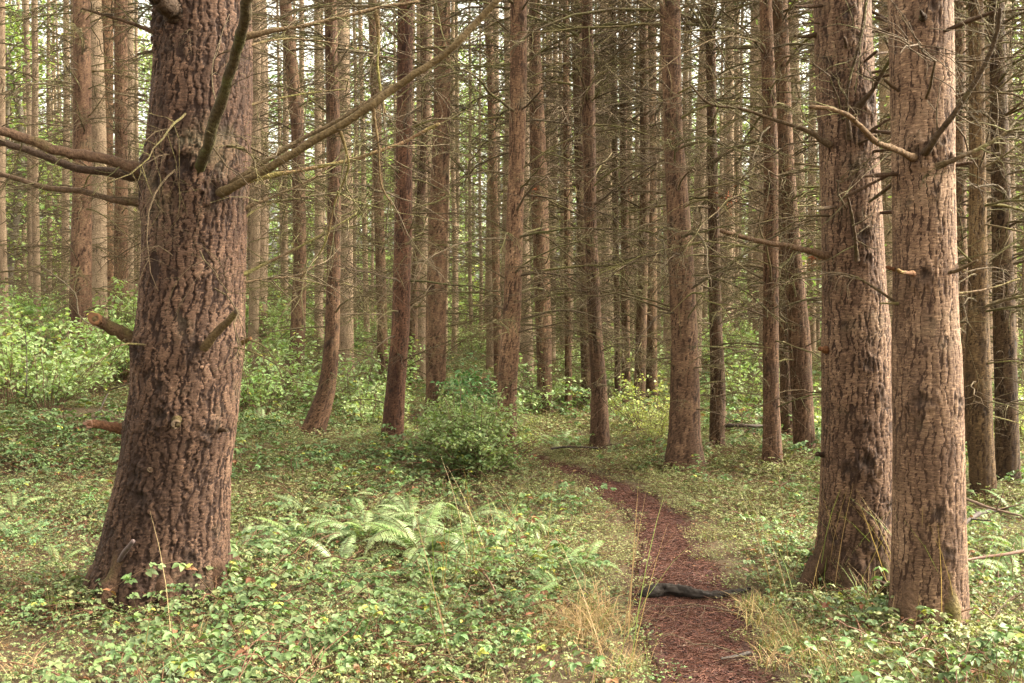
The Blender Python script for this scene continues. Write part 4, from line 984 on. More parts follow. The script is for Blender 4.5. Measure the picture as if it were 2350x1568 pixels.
def frond_mesh(seed, L, arch, colr, raw=False):
    rng = np.random.default_rng(seed); b = MB(); n = 16; t = np.linspace(0, 1, n)
    bend = rng.uniform(-0.15, 0.15)
    ang = math.radians(rng.uniform(55, 75)) - arch * t ** 1.3
    dx = np.cos(ang) / (n - 1) * L; dz = np.sin(ang) / (n - 1) * L
    ax = np.stack([np.cumsum(dx) - dx[0], L * bend * t ** 2, np.cumsum(dz) - dz[0]], -1)
    v, T, Q = tube(ax, 0.0032 * (1 - t) + 0.0008, 4); b.add(v, T, Q, (0.13, 0.12, 0.05, 1))
    m = 38; tt = np.linspace(0.14, 0.995, m)
    P = np.stack([np.interp(tt, t, ax[:, k]) for k in range(3)], -1)
    tg = np.gradient(P, axis=0); tg /= np.linalg.norm(tg, axis=1)[:, None]
    ln = 0.125 * L * np.clip(np.sin((tt * 0.86 + 0.14) * math.pi) ** 0.7, 0.06, 1) * sstep(1.05, 0.6, tt) * sstep(0.02, 0.35, tt) + 0.006
    for sd in (-1, 1):
        lat = np.cross(tg, (0, 0, 1.0)); lat /= np.linalg.norm(lat, axis=1)[:, None] + 1e-9; lat *= sd
        nrm = np.cross(lat, tg) * sd
        D = lat * 0.93 + tg * 0.32 + np.array((0, 0, -0.18)) + rng.normal(0, 0.05, (m, 3))
        cg = np.concatenate([np.array(colr)[None] * rng.uniform(0.8, 1.2, (m, 1)), np.ones((m, 1))], 1)
        leaf_batch(b, P, D, nrm, ln * rng.uniform(0.92, 1.05, m), np.full(m, 0.0135 * L / 0.7), cg, 0.15, 0.25)
    return b if raw else b.mesh('frond', M_FERN)
def fernlet(seed):
    rng = np.random.default_rng(seed); b = MB(); n = int(rng.integers(4, 7))
    for k in range(n):
        f = frond_mesh(seed * 10 + k, rng.uniform(0.22, 0.36), rng.uniform(1.2, 2.2), np.array((0.135, 0.185, 0.07)) * rng.uniform(0.85, 1.25), True); V, T, Q = flat(f)
        b.add(V @ euler_mat(k * 6.28 / n + rng.normal(0, 0.3), rng.uniform(-0.1, 0.3)).T, T, Q, np.concatenate(f.C))
    return b.mesh('fernlet', M_COVER)

# ------------------------------------------------------------------ ground cover
rngC = np.random.default_rng(99)
KINDS = [cover_cluster(500, 'bramble'), cover_cluster(501, 'bramble'), cover_cluster(502, 'bramble'), cover_cluster(503, 'dark'), cover_cluster(504, 'dark'),
         cover_cluster(505, 'broad'), cover_cluster(506, 'broad'), cover_cluster(507, 'small'), cover_cluster(508, 'small'), cover_cluster(509, 'small'), cane_cluster(520), cane_cluster(521), cane_cluster(522), fernlet(53), fernlet(54), fernlet(55)]
def band(y0, y1, dens, wid=0.62, pad=1.2):
    area = wid * (y1 ** 2 - y0 ** 2) + 2 * pad * (y1 - y0); n = int(area * dens)
    y = np.sqrt(rngC.uniform(y0 ** 2, y1 ** 2, n)); x = rngC.uniform(-1, 1, n) * (wid * y + pad)
    return x, y
xs, ys, ss = [], [], []
for y0, y1, dn, sc in ((1.5, 3.6, 12, 1.0), (3.6, 7, 58, 0.82), (7, 12, 54, 0.92), (12, 20, 25, 1.2), (20, 34, 4.5, 1.9), (34, 60, 1.2, 2.8)):
    x, y = band(y0, y1, dn); xs.append(x); ys.append(y); ss.append(np.full(len(x), sc))
x = np.concatenate(xs); y = np.concatenate(ys); s = np.concatenate(ss) * rngC.uniform(0.7, 1.2, len(x))
for fo_ in [o for o in bpy.data.objects if o.get('category') == 'tree' and o.location.y < 14 and not o.get('group')]:
    big = 0.33 if fo_.location.x < -1 and fo_.location.y < 6.5 else 0.24 if fo_.location.y < 6.5 else 0.14
    m_ = 26 if big > 0.2 else 10
    a_ = rngC.uniform(0, 6.28, m_); r_ = big + 0.06 + np.abs(rngC.normal(0, 0.08, m_))
    x = np.append(x, fo_.location.x + r_ * np.sin(a_)); y = np.append(y, fo_.location.y - r_ * np.cos(a_)); s = np.append(s, rngC.uniform(0.9, 1.35, m_))
pdv = path_dist(x, y)
keep = pdv > -0.01 + 0.08 * rngC.random(len(x)) + 0.06 * vn(x * 3, y * 3) - 0.22 * sstep(10.6, 11.6, y)
bare = np.hypot((x + 4.9) / 0.9, (y - 11.6) / 0.6) < 1.0
keep &= ~bare
x, y, s, pdv = x[keep], y[keep], s[keep], pdv[keep]
s = s * (0.5 + 0.5 * sstep(0.05, 0.6, pdv))
z = hgt(x, y) + 0.05 * (vn(x * 1.1 + 9, y * 1.1)) * sstep(0.2, 0.8, pdv) - 0.01
nz = vn(x * 0.45 + 20, y * 0.45); nz2 = vn(x * 0.9 + 50, y * 0.9)
r = rngC.random(len(x)); idx = np.zeros(len(x), int)
small = (r < 0.38 + 0.5 * sstep(-0.1, 0.4, nz) + 0.35 * (x > 0.5) * (y > 6.5) + 0.3 * (pdv < 0.5))
broad = (~small) & (rngC.random(len(x)) < 0.16 + 0.3 * (x < -0.6) * (y < 5.2))
dark = (~small) & (~broad) & (rngC.random(len(x)) < 0.35 + 0.35 * sstep(0, 0.5, nz2) + 0.25 * (x > 2.0))
idx = np.where(small, rngC.integers(7, 10, len(x)), np.where(broad, rngC.integers(5, 7, len(x)), np.where(dark, rngC.integers(3, 5, len(x)), rngC.integers(0, 3, len(x)))))
hi = vn(x * 0.7 + 5, y * 0.7 + 60) + 0.5 * vn(x * 1.9, y * 1.9 + 30)
s = s * (0.95 + 0.32 * hi * sstep(0.3, 0.9, pdv))
q_ = rngC.random(len(x)); cane = (q_ < 0.05 + 0.07 * sstep(0.1, 0.7, hi)) & (pdv > 0.45) & (y > 3.6) & (y < 20)
idx = np.where(cane, rngC.integers(10, 13, len(x)), idx)
fl_ = (q_ > 0.982 - 0.05 * sstep(0.0, 0.6, vn(x * 0.5 + 80, y * 0.5))) & (pdv > 0.3) & (y > 5) & (y < 20)
idx = np.where(fl_, rngC.integers(13, 16, len(x)), idx); s = np.where(fl_, rngC.uniform(0.7, 1.2, len(x)), s)
rot = np.stack([rngC.normal(0, 0.12, len(x)), rngC.normal(0, 0.12, len(x)), rngC.uniform(0, 6.28, len(x))], -1)
scatter('ground_cover', KINDS, np.stack([x, y, z], -1), rot, s, idx, 'low carpet of trailing bramble and small leaves over the forest floor', 'ground cover')

# ------------------------------------------------------------------ grass
TUFTS = [grass_tuft(600, 22, 0.14, 0.25, 0.6), grass_tuft(601, 22, 0.16, 0.5, 0.7), grass_tuft(602, 34, 0.17, 0.92, 1.1), grass_tuft(603, 14, 0.24, 0.45, 0.6), grass_tuft(604, 5, 0.62, 0.7, 0.28)]
gp, gs, gi_ = [], [], []
def put(xc, yc, sx, sy, n, kinds, sc=(0.7, 1.15)):
    for _ in range(n):
        xx, yy = rngC.normal(xc, sx), rngC.normal(yc, sy)
        if path_dist(xx, yy)[0] < 0.06: continue
        gp.append((xx, yy, hz(xx, yy))); gs.append(rngC.uniform(*sc)); gi_.append(int(rngC.choice(kinds)))
c = on_ground(1290, 1440); put(c[0], c[1], 0.16, 0.16, 26, [2])
c = on_ground(1420, 1500); put(c[0], c[1], 0.12, 0.3, 12, [2, 1], (0.4, 0.8))
c = on_ground(1900, 1500); put(c[0], c[1], 0.34, 0.34, 90, [0, 1, 0, 2], (0.55, 1.0))
c = on_ground(2200, 1500); put(c[0], c[1], 0.34, 0.34, 90, [0, 0, 1], (0.55, 1.0))
c = on_ground(1950, 1370); put(c[0], c[1], 0.26, 0.15, 34, [3, 4, 1, 4])
c = on_ground(2110, 1430); put(c[0], c[1], 0.25, 0.12, 10, [4, 3])
c = on_ground(960, 1480); put(c[0], c[1], 0.7, 0.4, 12, [4, 2])
c = on_ground(900, 1300); put(c[0], c[1], 0.8, 0.5, 8, [4])
c = on_ground(1750, 1420); put(c[0], c[1], 0.06, 0.5, 18, [0, 1], (0.4, 0.7))
for _ in range(170):
    yy = rngC.uniform(4, 14); xx = rngC.uniform(-0.55, 0.55) * yy
    if path_dist(xx, yy)[0] > 0.1: gp.append((xx, yy, hz(xx, yy))); gs.append(rngC.uniform(0.5, 1.1)); gi_.append(int(rngC.choice([0, 1, 1, 2, 3])))
n = len(gp)
scatter('grass', TUFTS, gp, np.stack([rngC.normal(0, 0.1, n), rngC.normal(0, 0.1, n), rngC.uniform(0, 6.28, n)], -1), gs, gi_, 'thin green and straw coloured grass among the ground cover', 'grass')

# ------------------------------------------------------------------ chips and needles lying on the path
def chip_cluster(seed):
    rng = np.random.default_rng(seed); b = MB()
    for _ in range(60):
        p = np.array((*rng.uniform(-0.11, 0.11, 2), 0.003)); a = rng.uniform(0, 6.28); L = rng.uniform(0.004, 0.012); W = rng.uniform(0.0018, 0.005); h = rng.uniform(0.0015, 0.004)
        o = np.array((math.cos(a), math.sin(a), rng.normal(0, 0.15))) * L; l = np.array((-math.sin(a), math.cos(a), rng.normal(0, 0.2))) * W; u = np.array((0, 0, h))
        V = np.array([p - o - l, p + o - l * 0.6, p + o * 0.8 + l, p - o * 0.9 + l * 0.8]); V = np.concatenate([V, V + u])
        c = np.array([(0.052, 0.017, 0.012), (0.034, 0.012, 0.009), (0.066, 0.024, 0.018), (0.02, 0.009, 0.008), (0.11, 0.07, 0.052)][int(rng.choice(5, p=[.36, .28, .20, .13, .03]))]) * rng.uniform(0.8, 1.2)
        b.add(V, Q=[(4, 5, 6, 7), (0, 1, 5, 4), (1, 2, 6, 5), (2, 3, 7, 6), (3, 0, 4, 7)], col=(*c, 1))
    for _ in range(22):
        p = np.array((*rng.uniform(-0.12, 0.12, 2), 0.006)); a = rng.uniform(0, 6.28); L = rng.uniform(0.015, 0.05); o = np.array((math.cos(a), math.sin(a), rng.normal(0, 0.08))) * L
        v, T, Q = tube(np.array([p - o, p + (0, 0, 0.003), p + o]), np.full(3, 0.0011), 3); b.add(v, T, Q, (*(np.array((0.095, 0.040, 0.026)) * rng.uniform(0.5, 1.3)), 1))
    return b.mesh('bark_chips', M_WOOD, smooth=False)
n = 900
kk = rngC.integers(30, 215, n); fr = rngC.uniform(-0.72, 0.72, n)
cp = PC[kk] + (PR - PC)[kk] * fr[:, None] + rngC.normal(0, 0.03, (n, 2))
cz = -0.024 + 0.02 * np.minimum(np.abs(fr), 1.05) ** 2 + 0.004
scatter('bark_litter', [chip_cluster(700 + q) for q in range(5)], np.column_stack([cp, cz]), np.stack([np.zeros(n), np.zeros(n), rngC.uniform(0, 6.28, n)], -1), rngC.uniform(0.7, 1.2, n), rngC.integers(0, 5, n),
        'reddish bark chips and dry needles strewn on the path', 'litter')

n = 150
ty = np.sqrt(rngC.uniform(3.8 ** 2, 13 ** 2, n)); tx = rngC.uniform(-0.55, 0.55, n) * ty
kt = path_dist(tx, ty) > -0.1; tx, ty = tx[kt], ty[kt]; n = len(tx)
scatter('fallen_twigs', BR[:6], np.stack([tx, ty, hgt(tx, ty) + 0.09 * (path_dist(tx, ty) > 0.1)], -1), np.stack([rngC.normal(0, 0.3, n), rngC.normal(0, 0.1, n), rngC.uniform(0, 6.28, n)], -1),
        rngC.uniform(0.15, 0.42, n), rngC.integers(0, 6, n), 'dry dead twigs strewn over the leafy ground cover', 'twigs')

# ------------------------------------------------------------------ ferns
FR = [frond_mesh(800 + k, 0.62, a, c) for k, (a, c) in enumerate(((1.3, (0.125, 0.168, 0.060)), (1.8, (0.155, 0.20, 0.085)), (2.2, (0.11, 0.152, 0.055)), (1.6, (0.175, 0.22, 0.10)), (2.5, (0.14, 0.18, 0.072)), (1.1, (0.12, 0.17, 0.052))))]
FR_DRY = frond_mesh(820, 0.5, 2.6, (0.17, 0.07, 0.035))
rngN = np.random.default_rng(404)
FERNS = [((970, 1236), 1.12, 15, 'largest sword fern arching in the middle of the fern bed'), ((835, 1209), 0.95, 13, 'sword fern spreading on the side of the fern bed nearer the massive fir'),
         ((1105, 1242), 0.95, 11, 'sword fern at the end of the fern bed nearer the path'), ((945, 1174), 1.0, 11, 'sword fern at the back of the fern bed below the rounded bush'),
         ((685, 1214), 0.8, 10, 'pale fern close beside the massive fir trunk'), ((710, 1154), 0.75, 8, 'small pale fern behind the fern beside the massive fir'),
         ((1205, 1196), 0.8, 8, 'low fern between the fern bed and the path'), ((1625, 1150), 0.42, 7, 'dark green fern just right of the path below the sturdy fir'),
         ((1755, 1190), 0.48, 6, 'upright fern below the thin dark-footed fir'), ((1275, 1012), 0.6, 11, 'pale fern behind the turn of the path'),
         ((600, 985), 0.9, 9, 'feathery fern behind the massive fir near the curved fir'), ((30, 1200), 0.6, 9, 'pale fern at the picture edge left of the massive fir'),
         ((255, 925), 1.2, 10, 'deep green fern by the brown mound left of the massive fir'), ((180, 905), 1.2, 9, 'deep green fern behind the brown mound in the thicket'),
         ((1860, 1120), 0.7, 7, 'small fern tuft at the side of the knotted twin'), ((780, 1264), 0.7, 7, 'low fern in front of the fern bed among bramble leaves'), ((560, 1230), 0.6, 7, 'small fern touching the bark side of the massive fir'), ((890, 1139), 0.65, 7, 'small fern far behind the fern bed toward the curved fir'),
         ((1055, 1169), 0.7, 8, 'small fern below the rounded bush'), ((1025, 1284), 0.7, 7, 'low fern in front of the largest sword fern')]
for (fx, fy), sc, nf, label in FERNS:
    p = on_ground(fx, fy, 0.08); p[2] = hz(p[0], p[1]) + 0.01; sc *= 0.82; nf = int(nf * 1.2)
    t = thing('sword_fern', label, 'fern', p, 0, 'sword ferns on the forest floor')
    a0 = rngN.uniform(0, 6.28)
    for k in range(nf):
        a = a0 + k * 2 * math.pi / nf + rngN.normal(0, 0.2); s = sc * rngN.uniform(0.75, 1.2)
        obj('frond', FR[int(rngN.integers(6))], t, (0.02 * math.cos(a), 0.02 * math.sin(a), 0.0), (rngN.normal(0, 0.15), rngN.uniform(-0.2, 0.35), a), (s, s, s))
    if nf > 9:
        for _ in range(2):
            a = rngN.uniform(0, 6.28); obj('withered_frond', FR_DRY, t, (0, 0, 0), (0, 0.35, a), (sc,) * 3)

# ------------------------------------------------------------------ shrubs
def shrub_mesh(seed, H, R, stems, leaves, L0, base, yellow=0.04, low=0.25, tilt=0.4, whip=0.0):
    rng = np.random.default_rng(seed); st = MB(); fo = MB(); pts, dirs = [], []
    for k in range(stems):
        a = rng.uniform(0, 6.28); rad = R * math.sqrt(rng.random()); h = H * (1 - 0.45 * (rad / R) ** 2) * rng.uniform(0.75, 1.1) * (1 + whip * (rng.random() < 0.15))
        o = np.array((math.cos(a), math.sin(a), 0)); s = np.linspace(0, 1, 8)
        q = o * 0.12 * R + s[:, None] ** 1.2 * o * rad + np.stack([np.zeros(8), np.zeros(8), h * (s - 0.18 * (rad / R) * s ** 3)], -1) + np.cumsum(rng.normal(0, 0.02 * H, (8, 3)), 0) * np.array((1, 1, 0.3))
        v, T, Q = tube(q, 0.006 * (1 - s) + 0.0022, 5); st.add(v, T, Q, (0.14, 0.09, 0.055, 1))
        for _ in range(5):
            kk = int(rng.integers(2, 7)); d = rng.normal(0, 1, 3); d[2] = abs(d[2]) * 0.4; d /= np.linalg.norm(d); l = 0.28 * H * rng.uniform(0.4, 1)
            q2 = q[kk] + np.linspace(0, 1, 4)[:, None] * d * l
            v, T, Q = tube(q2, np.full(4, 0.0022), 3); st.add(v, T, Q, (0.14, 0.10, 0.055, 1))
            for u in np.linspace(0.2, 1, 5): pts.append(q[kk] + d * l * u); dirs.append(d)
        for u in np.linspace(low, 1, 9): pts.append(np.array([np.interp(u, s, q[:, c]) for c in range(3)])); dirs.append(o)
    pts = np.array(pts); dirs = np.array(dirs); ii = rng.integers(0, len(pts), leaves)
    P = pts[ii] + rng.normal(0, L0 * 0.5, (leaves, 3)); P[:, 2] = np.abs(P[:, 2]) + 0.03
    a = rng.uniform(0, 6.28, leaves)
    D = np.stack([np.cos(a), np.sin(a), rng.normal(-0.2, 0.3, leaves)], -1) + dirs[ii] * 0.4
    sz = L0 * rng.uniform(0.6, 1.3, leaves)
    leaf_batch(fo, P, D, up_normals(rng, leaves, tilt), sz, sz * rng.uniform(0.5, 0.75, leaves), greens(rng, leaves, base, 0.3, yellow), 0.25, 0.22)
    return st.mesh('stems', M_WOOD), fo.mesh('foliage', M_LEAF)
BRIGHT = (0.23, 0.30, 0.12)
SHR = [shrub_mesh(900, 1.25, 0.85, 28, 1150, 0.075, BRIGHT), shrub_mesh(901, 1.05, 0.95, 30, 1150, 0.07, (0.24, 0.31, 0.14)), shrub_mesh(902, 1.45, 0.75, 24, 1000, 0.08, (0.20, 0.28, 0.105)),
       shrub_mesh(903, 0.8, 0.7, 22, 1300, 0.055, (0.24, 0.29, 0.13)), shrub_mesh(904, 1.0, 0.6, 22, 1100, 0.05, (0.26, 0.28, 0.11), 0.12, 0.2, 0.5, 0.3)]
BUSH = shrub_mesh(910, 0.82, 0.52, 80, 9500, 0.034, (0.165, 0.215, 0.088), 0.01, 0.05, 0.6, 0.35)
HOLLY = shrub_mesh(911, 0.95, 0.45, 20, 900, 0.075, (0.075, 0.15, 0.055), 0.0, 0.15, 0.5)
def shrub(label, x, y, var, sc, group=None, name='shrub', sz=None, cat='shrub'):
    t = thing(name, label, cat, (x, y, hz(x, y)), rngN.uniform(0, 6.28), group)
    s3 = (sc, sc, sc * (sz or 1.0))
    obj('stems', var[0], t, scale=s3); obj('foliage', var[1], t, scale=s3)
def shrub_px(label, px, py, d, var, sc, group=None, sz=None, name='shrub'):
    p = at(px, py, d); shrub(label, p[0], d, var, sc, group, name, sz)
shrub_px('rounded dense blue-green bush in front of the pale fir', 1088, 1000, 9.4, BUSH, 1.06)
shrub_px('loose blue-green bush top rising behind the rounded bush', 1035, 900, 10.2, BUSH, 0.8, None, 1.2)
shrub_px('glossy dark green shrub between the grey-brown fir and the pale fir', 1075, 870, 14.5, HOLLY, 1.0)
LS = [('tall bright green shrub at the picture edge left of the reddish fir', 30, 12.5, 0, 1.15), ('bright green shrub right in front of the reddish fir', 190, 13.5, 1, 1.1),
      ('leafy shrub between the reddish fir and the massive fir', 285, 14.5, 0, 1.0), ('lush shrub spilling over the bank at the picture edge', -60, 13.5, 2, 1.2),
      ('green shrub low on the bank below the reddish fir', 110, 11.6, 3, 1.1), ('bright shrub behind the massive fir, next to its bark', 600, 14.0, 0, 1.0),
      ('leafy shrub around the foot of the leaning slim fir', 665, 16.0, 1, 1.2), ('light green shrub right of the curved fir', 810, 15.0, 1, 1.1),
      ('pale shrub at the foot of the dark reddish fir', 850, 13.2, 3, 1.0), ('bright shrub behind the slender fir', 890, 19.0, 0, 1.2),
      ('leafy shrub beside the slim fir beyond the bush', 1215, 14.6, 1, 0.95), ('light shrub left of the dark fir at the turn of the path', 1310, 15.5, 3, 1.2),
      ('yellow-green wispy shrub left of the sturdy fir', 1475, 12.6, 4, 0.95), ('wispy shrub close to the sturdy fir foot', 1505, 11.4, 4, 0.7),
      ('sunny green shrub in the gap right of the narrow dark fir', 1700, 15.5, 1, 1.15), ('bright shrub far in the gap beyond the narrow dark fir', 1715, 20.0, 0, 1.3),
      ('low green shrub beside the knobbly fir', 1885, 12.5, 3, 0.9), ('yellow-green shrub between the olive mossy fir and the dark edge fir', 2275, 11.5, 4, 1.0),
      ('green shrub at the picture edge beyond the dark edge fir', 2345, 12.0, 3, 1.1), ('leafy shrub tucked behind the knotted twin', 2040, 13.0, 1, 0.9),
      ('small leafy shrub at the foot of the pale fir behind the bush', 1185, 10.9, 4, 0.6), ('wispy seedlings at the foot of the dark reddish fir', 905, 11.3, 4, 0.5)]
for label, px, d, v, sc in LS:
    shrub_px(label, px, 800, d, SHR[v], sc * 0.92)
n = 0; tries = 0; sp = []
while n < 70 and tries < 5000:
    tries += 1
    y = rngN.uniform(16, 55); x = rngN.uniform(-0.58, 0.58) * y
    wgt = 0.55 + 0.45 * sstep(-0.05, -0.35, x / y)
    if rngN.random() > wgt or path_dist(x, y)[0] < 0.8: continue
    if any((x - a) ** 2 + (y - b) ** 2 < 1.5 for a, b in sp): continue
    sp.append((x, y)); n += 1
for x, y in sorted(sp, key=lambda p: p[1]):
    shrub(far_label('shrub', x, y, 'nearest bright shrub far %s', 'bright far shrub %s'), x, y, SHR[int(rngN.choice([0, 1, 2, 0, 1, 3]))], rngN.uniform(0.95, 1.5), 'far understory shrubs')

# ------------------------------------------------------------------ broadleaf trees at the edges of the fir wood
def broadleaf(seed, H, R, leaves, base):
    rng = np.random.default_rng(seed); tr = MB(); cr = MB()
    s = np.linspace(0, 1, 14); q = np.stack([0.5 * vn(s * 3 + seed, s * 0), 0.5 * vn(s * 3 + seed + 9, s * 0), H * s - 0.2], -1)
    v, T, Q = tube(q, 0.14 * (1 - s) + 0.015, 9); tr.add(v, T, Q, (0.16, 0.13, 0.10, 1))
    pts = []
    for _ in range(42):
        u = rng.uniform(0.1, 0.98); p = np.array([np.interp(u, s, q[:, c]) for c in range(3)]); a = rng.uniform(0, 6.28); l = R * rng.uniform(0.4, 1.1) * (1 - 0.5 * u)
        t = np.linspace(0, 1, 6)
        z = l * (0.5 * t - 0.25 * t ** 2); q2 = p + np.stack([l * t * math.cos(a), l * t * math.sin(a), z], -1) + np.cumsum(rng.normal(0, 0.06, (6, 3)), 0)
        v, T, Q = tube(q2, 0.03 * (1 - t) + 0.006, 4); tr.add(v, T, Q, (0.16, 0.13, 0.10, 1))
        for c in q2[1:]:
            pts.append(c)
    pts = np.array(pts); ii = rng.integers(0, len(pts), leaves)
    P = pts[ii] + rng.normal(0, 0.28, (leaves, 3)); a = rng.uniform(0, 6.28, leaves)
    D = np.stack([np.cos(a), np.sin(a), rng.normal(-0.3, 0.3, leaves)], -1); sz = rng.uniform(0.09, 0.17, leaves)
    leaf_batch(cr, P, D, up_normals(rng, leaves, 0.6), sz, sz * 0.75, greens(rng, leaves, base, 0.3, 0.08), 0.2, 0.2)
    return tr.mesh('trunk', M_WOOD), cr.mesh('crown', M_LEAF)
BL = [broadleaf(950, 13, 3.0, 2000, (0.25, 0.32, 0.11)), broadleaf(951, 16, 3.4, 2300, (0.21, 0.285, 0.10)), broadleaf(952, 9, 2.4, 1700, (0.27, 0.34, 0.12))]
bl_spots = []
for k in range(36):
    if k < 13: ang = rngN.uniform(-0.62, -0.30); y = rngN.uniform(38, 64)
    elif k < 23: ang = rngN.uniform(0.34, 0.62); y = rngN.uniform(20, 55)
    else: ang = rngN.uniform(-0.3, 0.4); y = rngN.uniform(54, 80)
    bl_spots.append((ang * y, y))
for x, y in sorted(bl_spots, key=lambda p: p[1]):
    v = BL[int(rngN.integers(3))]; s = rngN.uniform(0.95, 1.5)
    t = thing('broadleaf_tree', far_label('leafy', x, y, 'nearest pale green broadleaf tree %s', 'pale far broadleaf tree %s'), 'tree', (x, y, hz(x, y)), rngN.uniform(0, 6.28), 'broadleaf trees at the back of the fir wood')
    obj('trunk', v[0], t, scale=(s, s, s)); obj('crown', v[1], t, scale=(s, s, s))

# the wood goes on as one mass in the distance
def clump(seed, base):
    rng = np.random.default_rng(seed); b = MB(); n = 420
    P = rng.normal(0, 1, (n, 3)) * np.array((1.3, 1.3, 1.0)); a = rng.uniform(0, 6.28, n); D = np.stack([np.cos(a), np.sin(a), rng.normal(-0.3, 0.3, n)], -1); sz = rng.uniform(0.18, 0.38, n)
    leaf_batch(b, P, D, up_normals(rng, n, 0.7), sz, sz * 0.6, greens(rng, n, base, 0.35, 0.05), 0.2, 0.2)
    return b.mesh('far_foliage', M_LEAF)
def pole(seed):
    rng = np.random.default_rng(seed); b = MB(); s = np.linspace(0, 1, 9)
    v, T, Q = tube(np.stack([0.3 * s * rng.normal(), 0 * s, 26 * s - 0.5], -1), 0.17 * (1 - s) + 0.03, 8); b.add(v, T, Q, (0.17, 0.125, 0.095, 1)); return b.mesh('far_pole', M_WOOD)
n = 800
ry = rngN.uniform(74, 118, n); rx = rngN.uniform(-0.66, 0.66, n) * ry
rz = np.where(rngN.random(n) < 0.4, rngN.uniform(0.5, 5, n), rngN.uniform(3, 24, n))
ix = rngN.integers(0, 3, n)
m = 150
qy = rngN.uniform(80, 122, m); qx = rngN.uniform(-0.64, 0.64, m) * qy
scatter('far_wood', [clump(970, (0.20, 0.26, 0.10)), clump(971, (0.25, 0.31, 0.12)), clump(972, (0.14, 0.19, 0.08)), pole(973), pole(974)],
        np.concatenate([np.stack([rx, ry, rz], -1), np.stack([qx, qy, np.zeros(m)], -1)]), np.concatenate([np.stack([np.zeros(n), np.zeros(n), rngN.uniform(0, 6.28, n)], -1), np.zeros((m, 3))]),
        np.concatenate([rngN.uniform(0.8, 1.5, n), rngN.uniform(0.9, 1.1, m)]), np.concatenate([ix, rngN.integers(3, 5, m)]), 'distant wood of trunks and foliage closing the view', 'woods')

# ------------------------------------------------------------------ fallen wood
def stick(name, label, pts, r0, r1, colr, n=16, sides=9, lump=0.15, seed=0, cat='branch', twigs=0, prof=None):
    rng = np.random.default_rng(seed + 60)
    P = spline(pts, n); t = np.linspace(0, 1, n); R = (r0 + (r1 - r0) * t) * (1 + lump * rng.normal(0, 0.6, n) * (0.3 if prof else 1))
    if prof: R = R * np.interp(t, np.linspace(0, 1, len(prof)), prof)
    o0 = P[0].copy(); b = MB(); v, T, Q = tube(P - o0, R, sides)
    v = v + rng.normal(0, 0.06, v.shape) * r0
    if prof:
        aa_ = np.tile(np.arange(sides), n); kk_ = np.repeat(np.arange(n), sides); ctr = np.repeat(P - o0, sides, 0)
        v[:n * sides] = ctr + (v[:n * sides] - ctr) * (1 + 0.28 * vn(aa_ * 0.9, kk_ * 0.22 + 7) + 0.16 * vn(aa_ * 2.1 + 30, kk_ * 0.9))[:, None] * np.array((1, 1, 0.85))
    b.add(v, T, Q, (*colr, 1))
    rev = np.concatenate([P[:1] - o0 - (P[1] - P[0]) * 0.05, P[:1] - o0]); b.add(*tube(rev[::-1], np.array((R[0], R[0] * 0.6)), sides), (*colr, 1))
    for _ in range(twigs):
        k = int(rng.integers(2, n - 1)); d = rng.normal(0, 1, 3); d[2] = abs(d[2]) * 0.5; d /= np.linalg.norm(d)
        v, T, Q = tube(P[k] - o0 + np.linspace(0, 1, 4)[:, None] * d * rng.uniform(0.1, 0.3), np.linspace(r1 * 0.7, r1 * 0.3, 4), 4); b.add(v, T, Q, (*colr, 1))
    o = obj(name, b.mesh(name, M_WOOD), None, o0)
    return tag(o, label, cat)
def gpt(px, py, z): p = on_ground(px, py, z); p[2] = z + hz(p[0], p[1]); return p
stick('fallen_log', 'charred black log lying across the path', [gpt(1462, 1366, -.01), gpt(1490, 1362, .010), gpt(1525, 1352, .026), gpt(1575, 1358, .024), gpt(1620, 1366, .014), gpt(1670, 1362, .012), gpt(1725, 1352, -.01)], 0.043, 0.020, (0.021, 0.0155, 0.0125), 70, 22, 0.20, 1, 'log', prof=[0.35, 0.85, 1.15, 1.05, 0.9, 0.75, 0.6])
stick('fallen_branch', 'pinkish fallen branch on the brambles right of the pale pinkish fir', [gpt(2195, 1285, .16), gpt(2250, 1272, .17), gpt(2310, 1262, .19), gpt(2390, 1250, .2)], 0.008, 0.011, (0.13, 0.075, 0.055), 16, 8, 0.15, 2)
stick('fallen_branch', 'dark crossed fallen branch behind the pale pinkish fir', [gpt(2205, 1200, .2), gpt(2250, 1180, .16), gpt(2300, 1165, .12)], 0.016, 0.010, (0.045, 0.032, 0.026), 14, 7, 0.2, 3, twigs=3)
stick('fallen_branch', 'brown fallen stick slanting behind the dark crossed branch', [gpt(2206, 1140, .25), gpt(2270, 1168, .2), gpt(2345, 1190, .16)], 0.011, 0.008, (0.13, 0.085, 0.06), 14, 7, 0.2, 4, twigs=2)
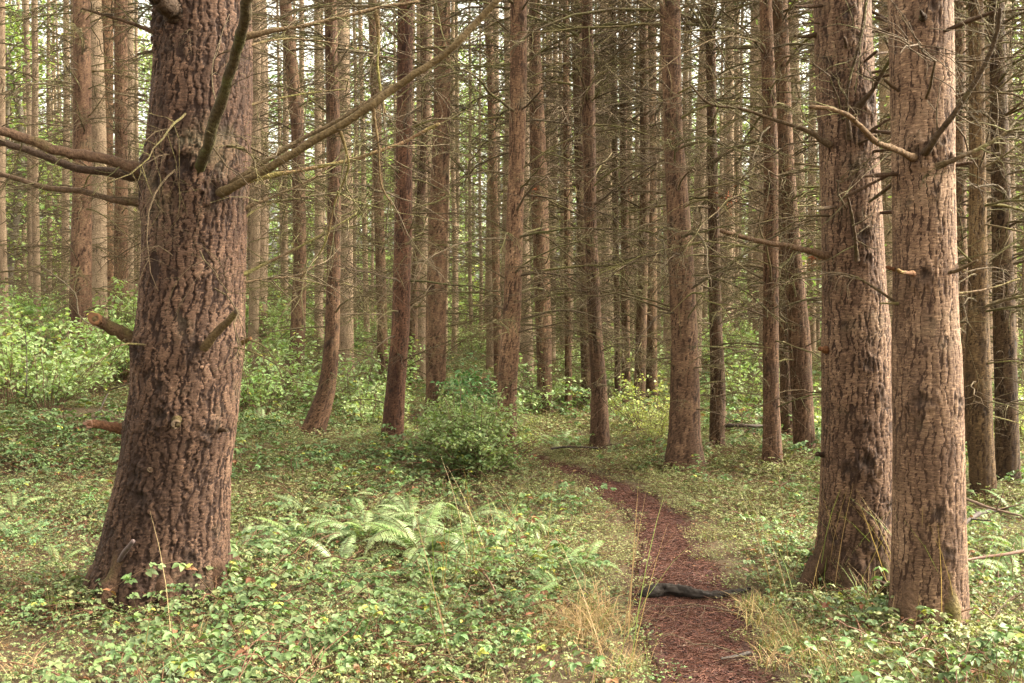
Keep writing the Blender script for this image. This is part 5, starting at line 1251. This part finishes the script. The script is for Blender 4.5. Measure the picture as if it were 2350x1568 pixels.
stick('leaning_branch', 'wet dark branch leaning on the foot of the massive fir', [gpt(236, 1372, .02), gpt(252, 1330, .10), gpt(275, 1270, .28), gpt(305, 1225, .42)], 0.016, 0.011, (0.10, 0.07, 0.065), 14, 8, 0.15, 5)
stick('fallen_branch', 'thin dark fallen stick beside the pink stub of the massive fir', [gpt(190, 1062, .02), gpt(215, 1030, .12), gpt(248, 990, .25)], 0.012, 0.008, (0.05, 0.035, 0.03), 12, 7, 0.15, 6)
stick('fallen_branch', 'thin reddish stick lying in the brambles between path and fern bed', [gpt(1085, 1265, .14), gpt(1125, 1325, .13), gpt(1150, 1390, .1)], 0.006, 0.005, (0.14, 0.075, 0.05), 12, 6, 0.1, 7)
stick('fallen_log', 'thin fallen log on the grass before the dark fir at the turn', [gpt(1265, 1030, .1), gpt(1310, 1026, .12), gpt(1372, 1030, .1)], 0.012, 0.009, (0.05, 0.038, 0.03), 14, 8, 0.15, 8, 'log')
stick('fallen_log', 'horizontal fallen log in the sunny gap right of the narrow dark fir', [gpt(1660, 985, .3), gpt(1710, 984, .32), gpt(1770, 986, .3)], 0.022, 0.018, (0.06, 0.045, 0.035), 14, 8, 0.15, 9, 'log')
stick('fallen_branch', 'small dark twig lying at the lower right edge of the path', [gpt(1655, 1512, .012), gpt(1690, 1506, .014), gpt(1722, 1497, .01)], 0.006, 0.008, (0.05, 0.04, 0.035), 10, 6, 0.2, 10)
stick('bare_sapling', 'bent leafless sapling arching over the thicket at the left', [gpt(240, 985, .05), gpt(236, 900, .9) * np.array((1, 0, 0)) + np.array((0, 11.2, 1.1)), at(206, 745, 11.2), at(170, 670, 11.2), at(95, 610, 11.2)], 0.011, 0.005, (0.11, 0.085, 0.055), 20, 6, 0.08, 11, 'sapling', 6)
stick('bare_sapling', 'thin dark upright sapling stem on the bank at the left', [gpt(62, 1000, .02), at(60, 900, 9.6), at(62, 830, 9.6), at(58, 760, 9.6)], 0.007, 0.004, (0.06, 0.045, 0.035), 14, 5, 0.08, 12, 'sapling', 5)
print('objects', len(bpy.data.objects), 'tris', sum(len(m.loops) - 2 * len(m.polygons) for m in bpy.data.meshes))
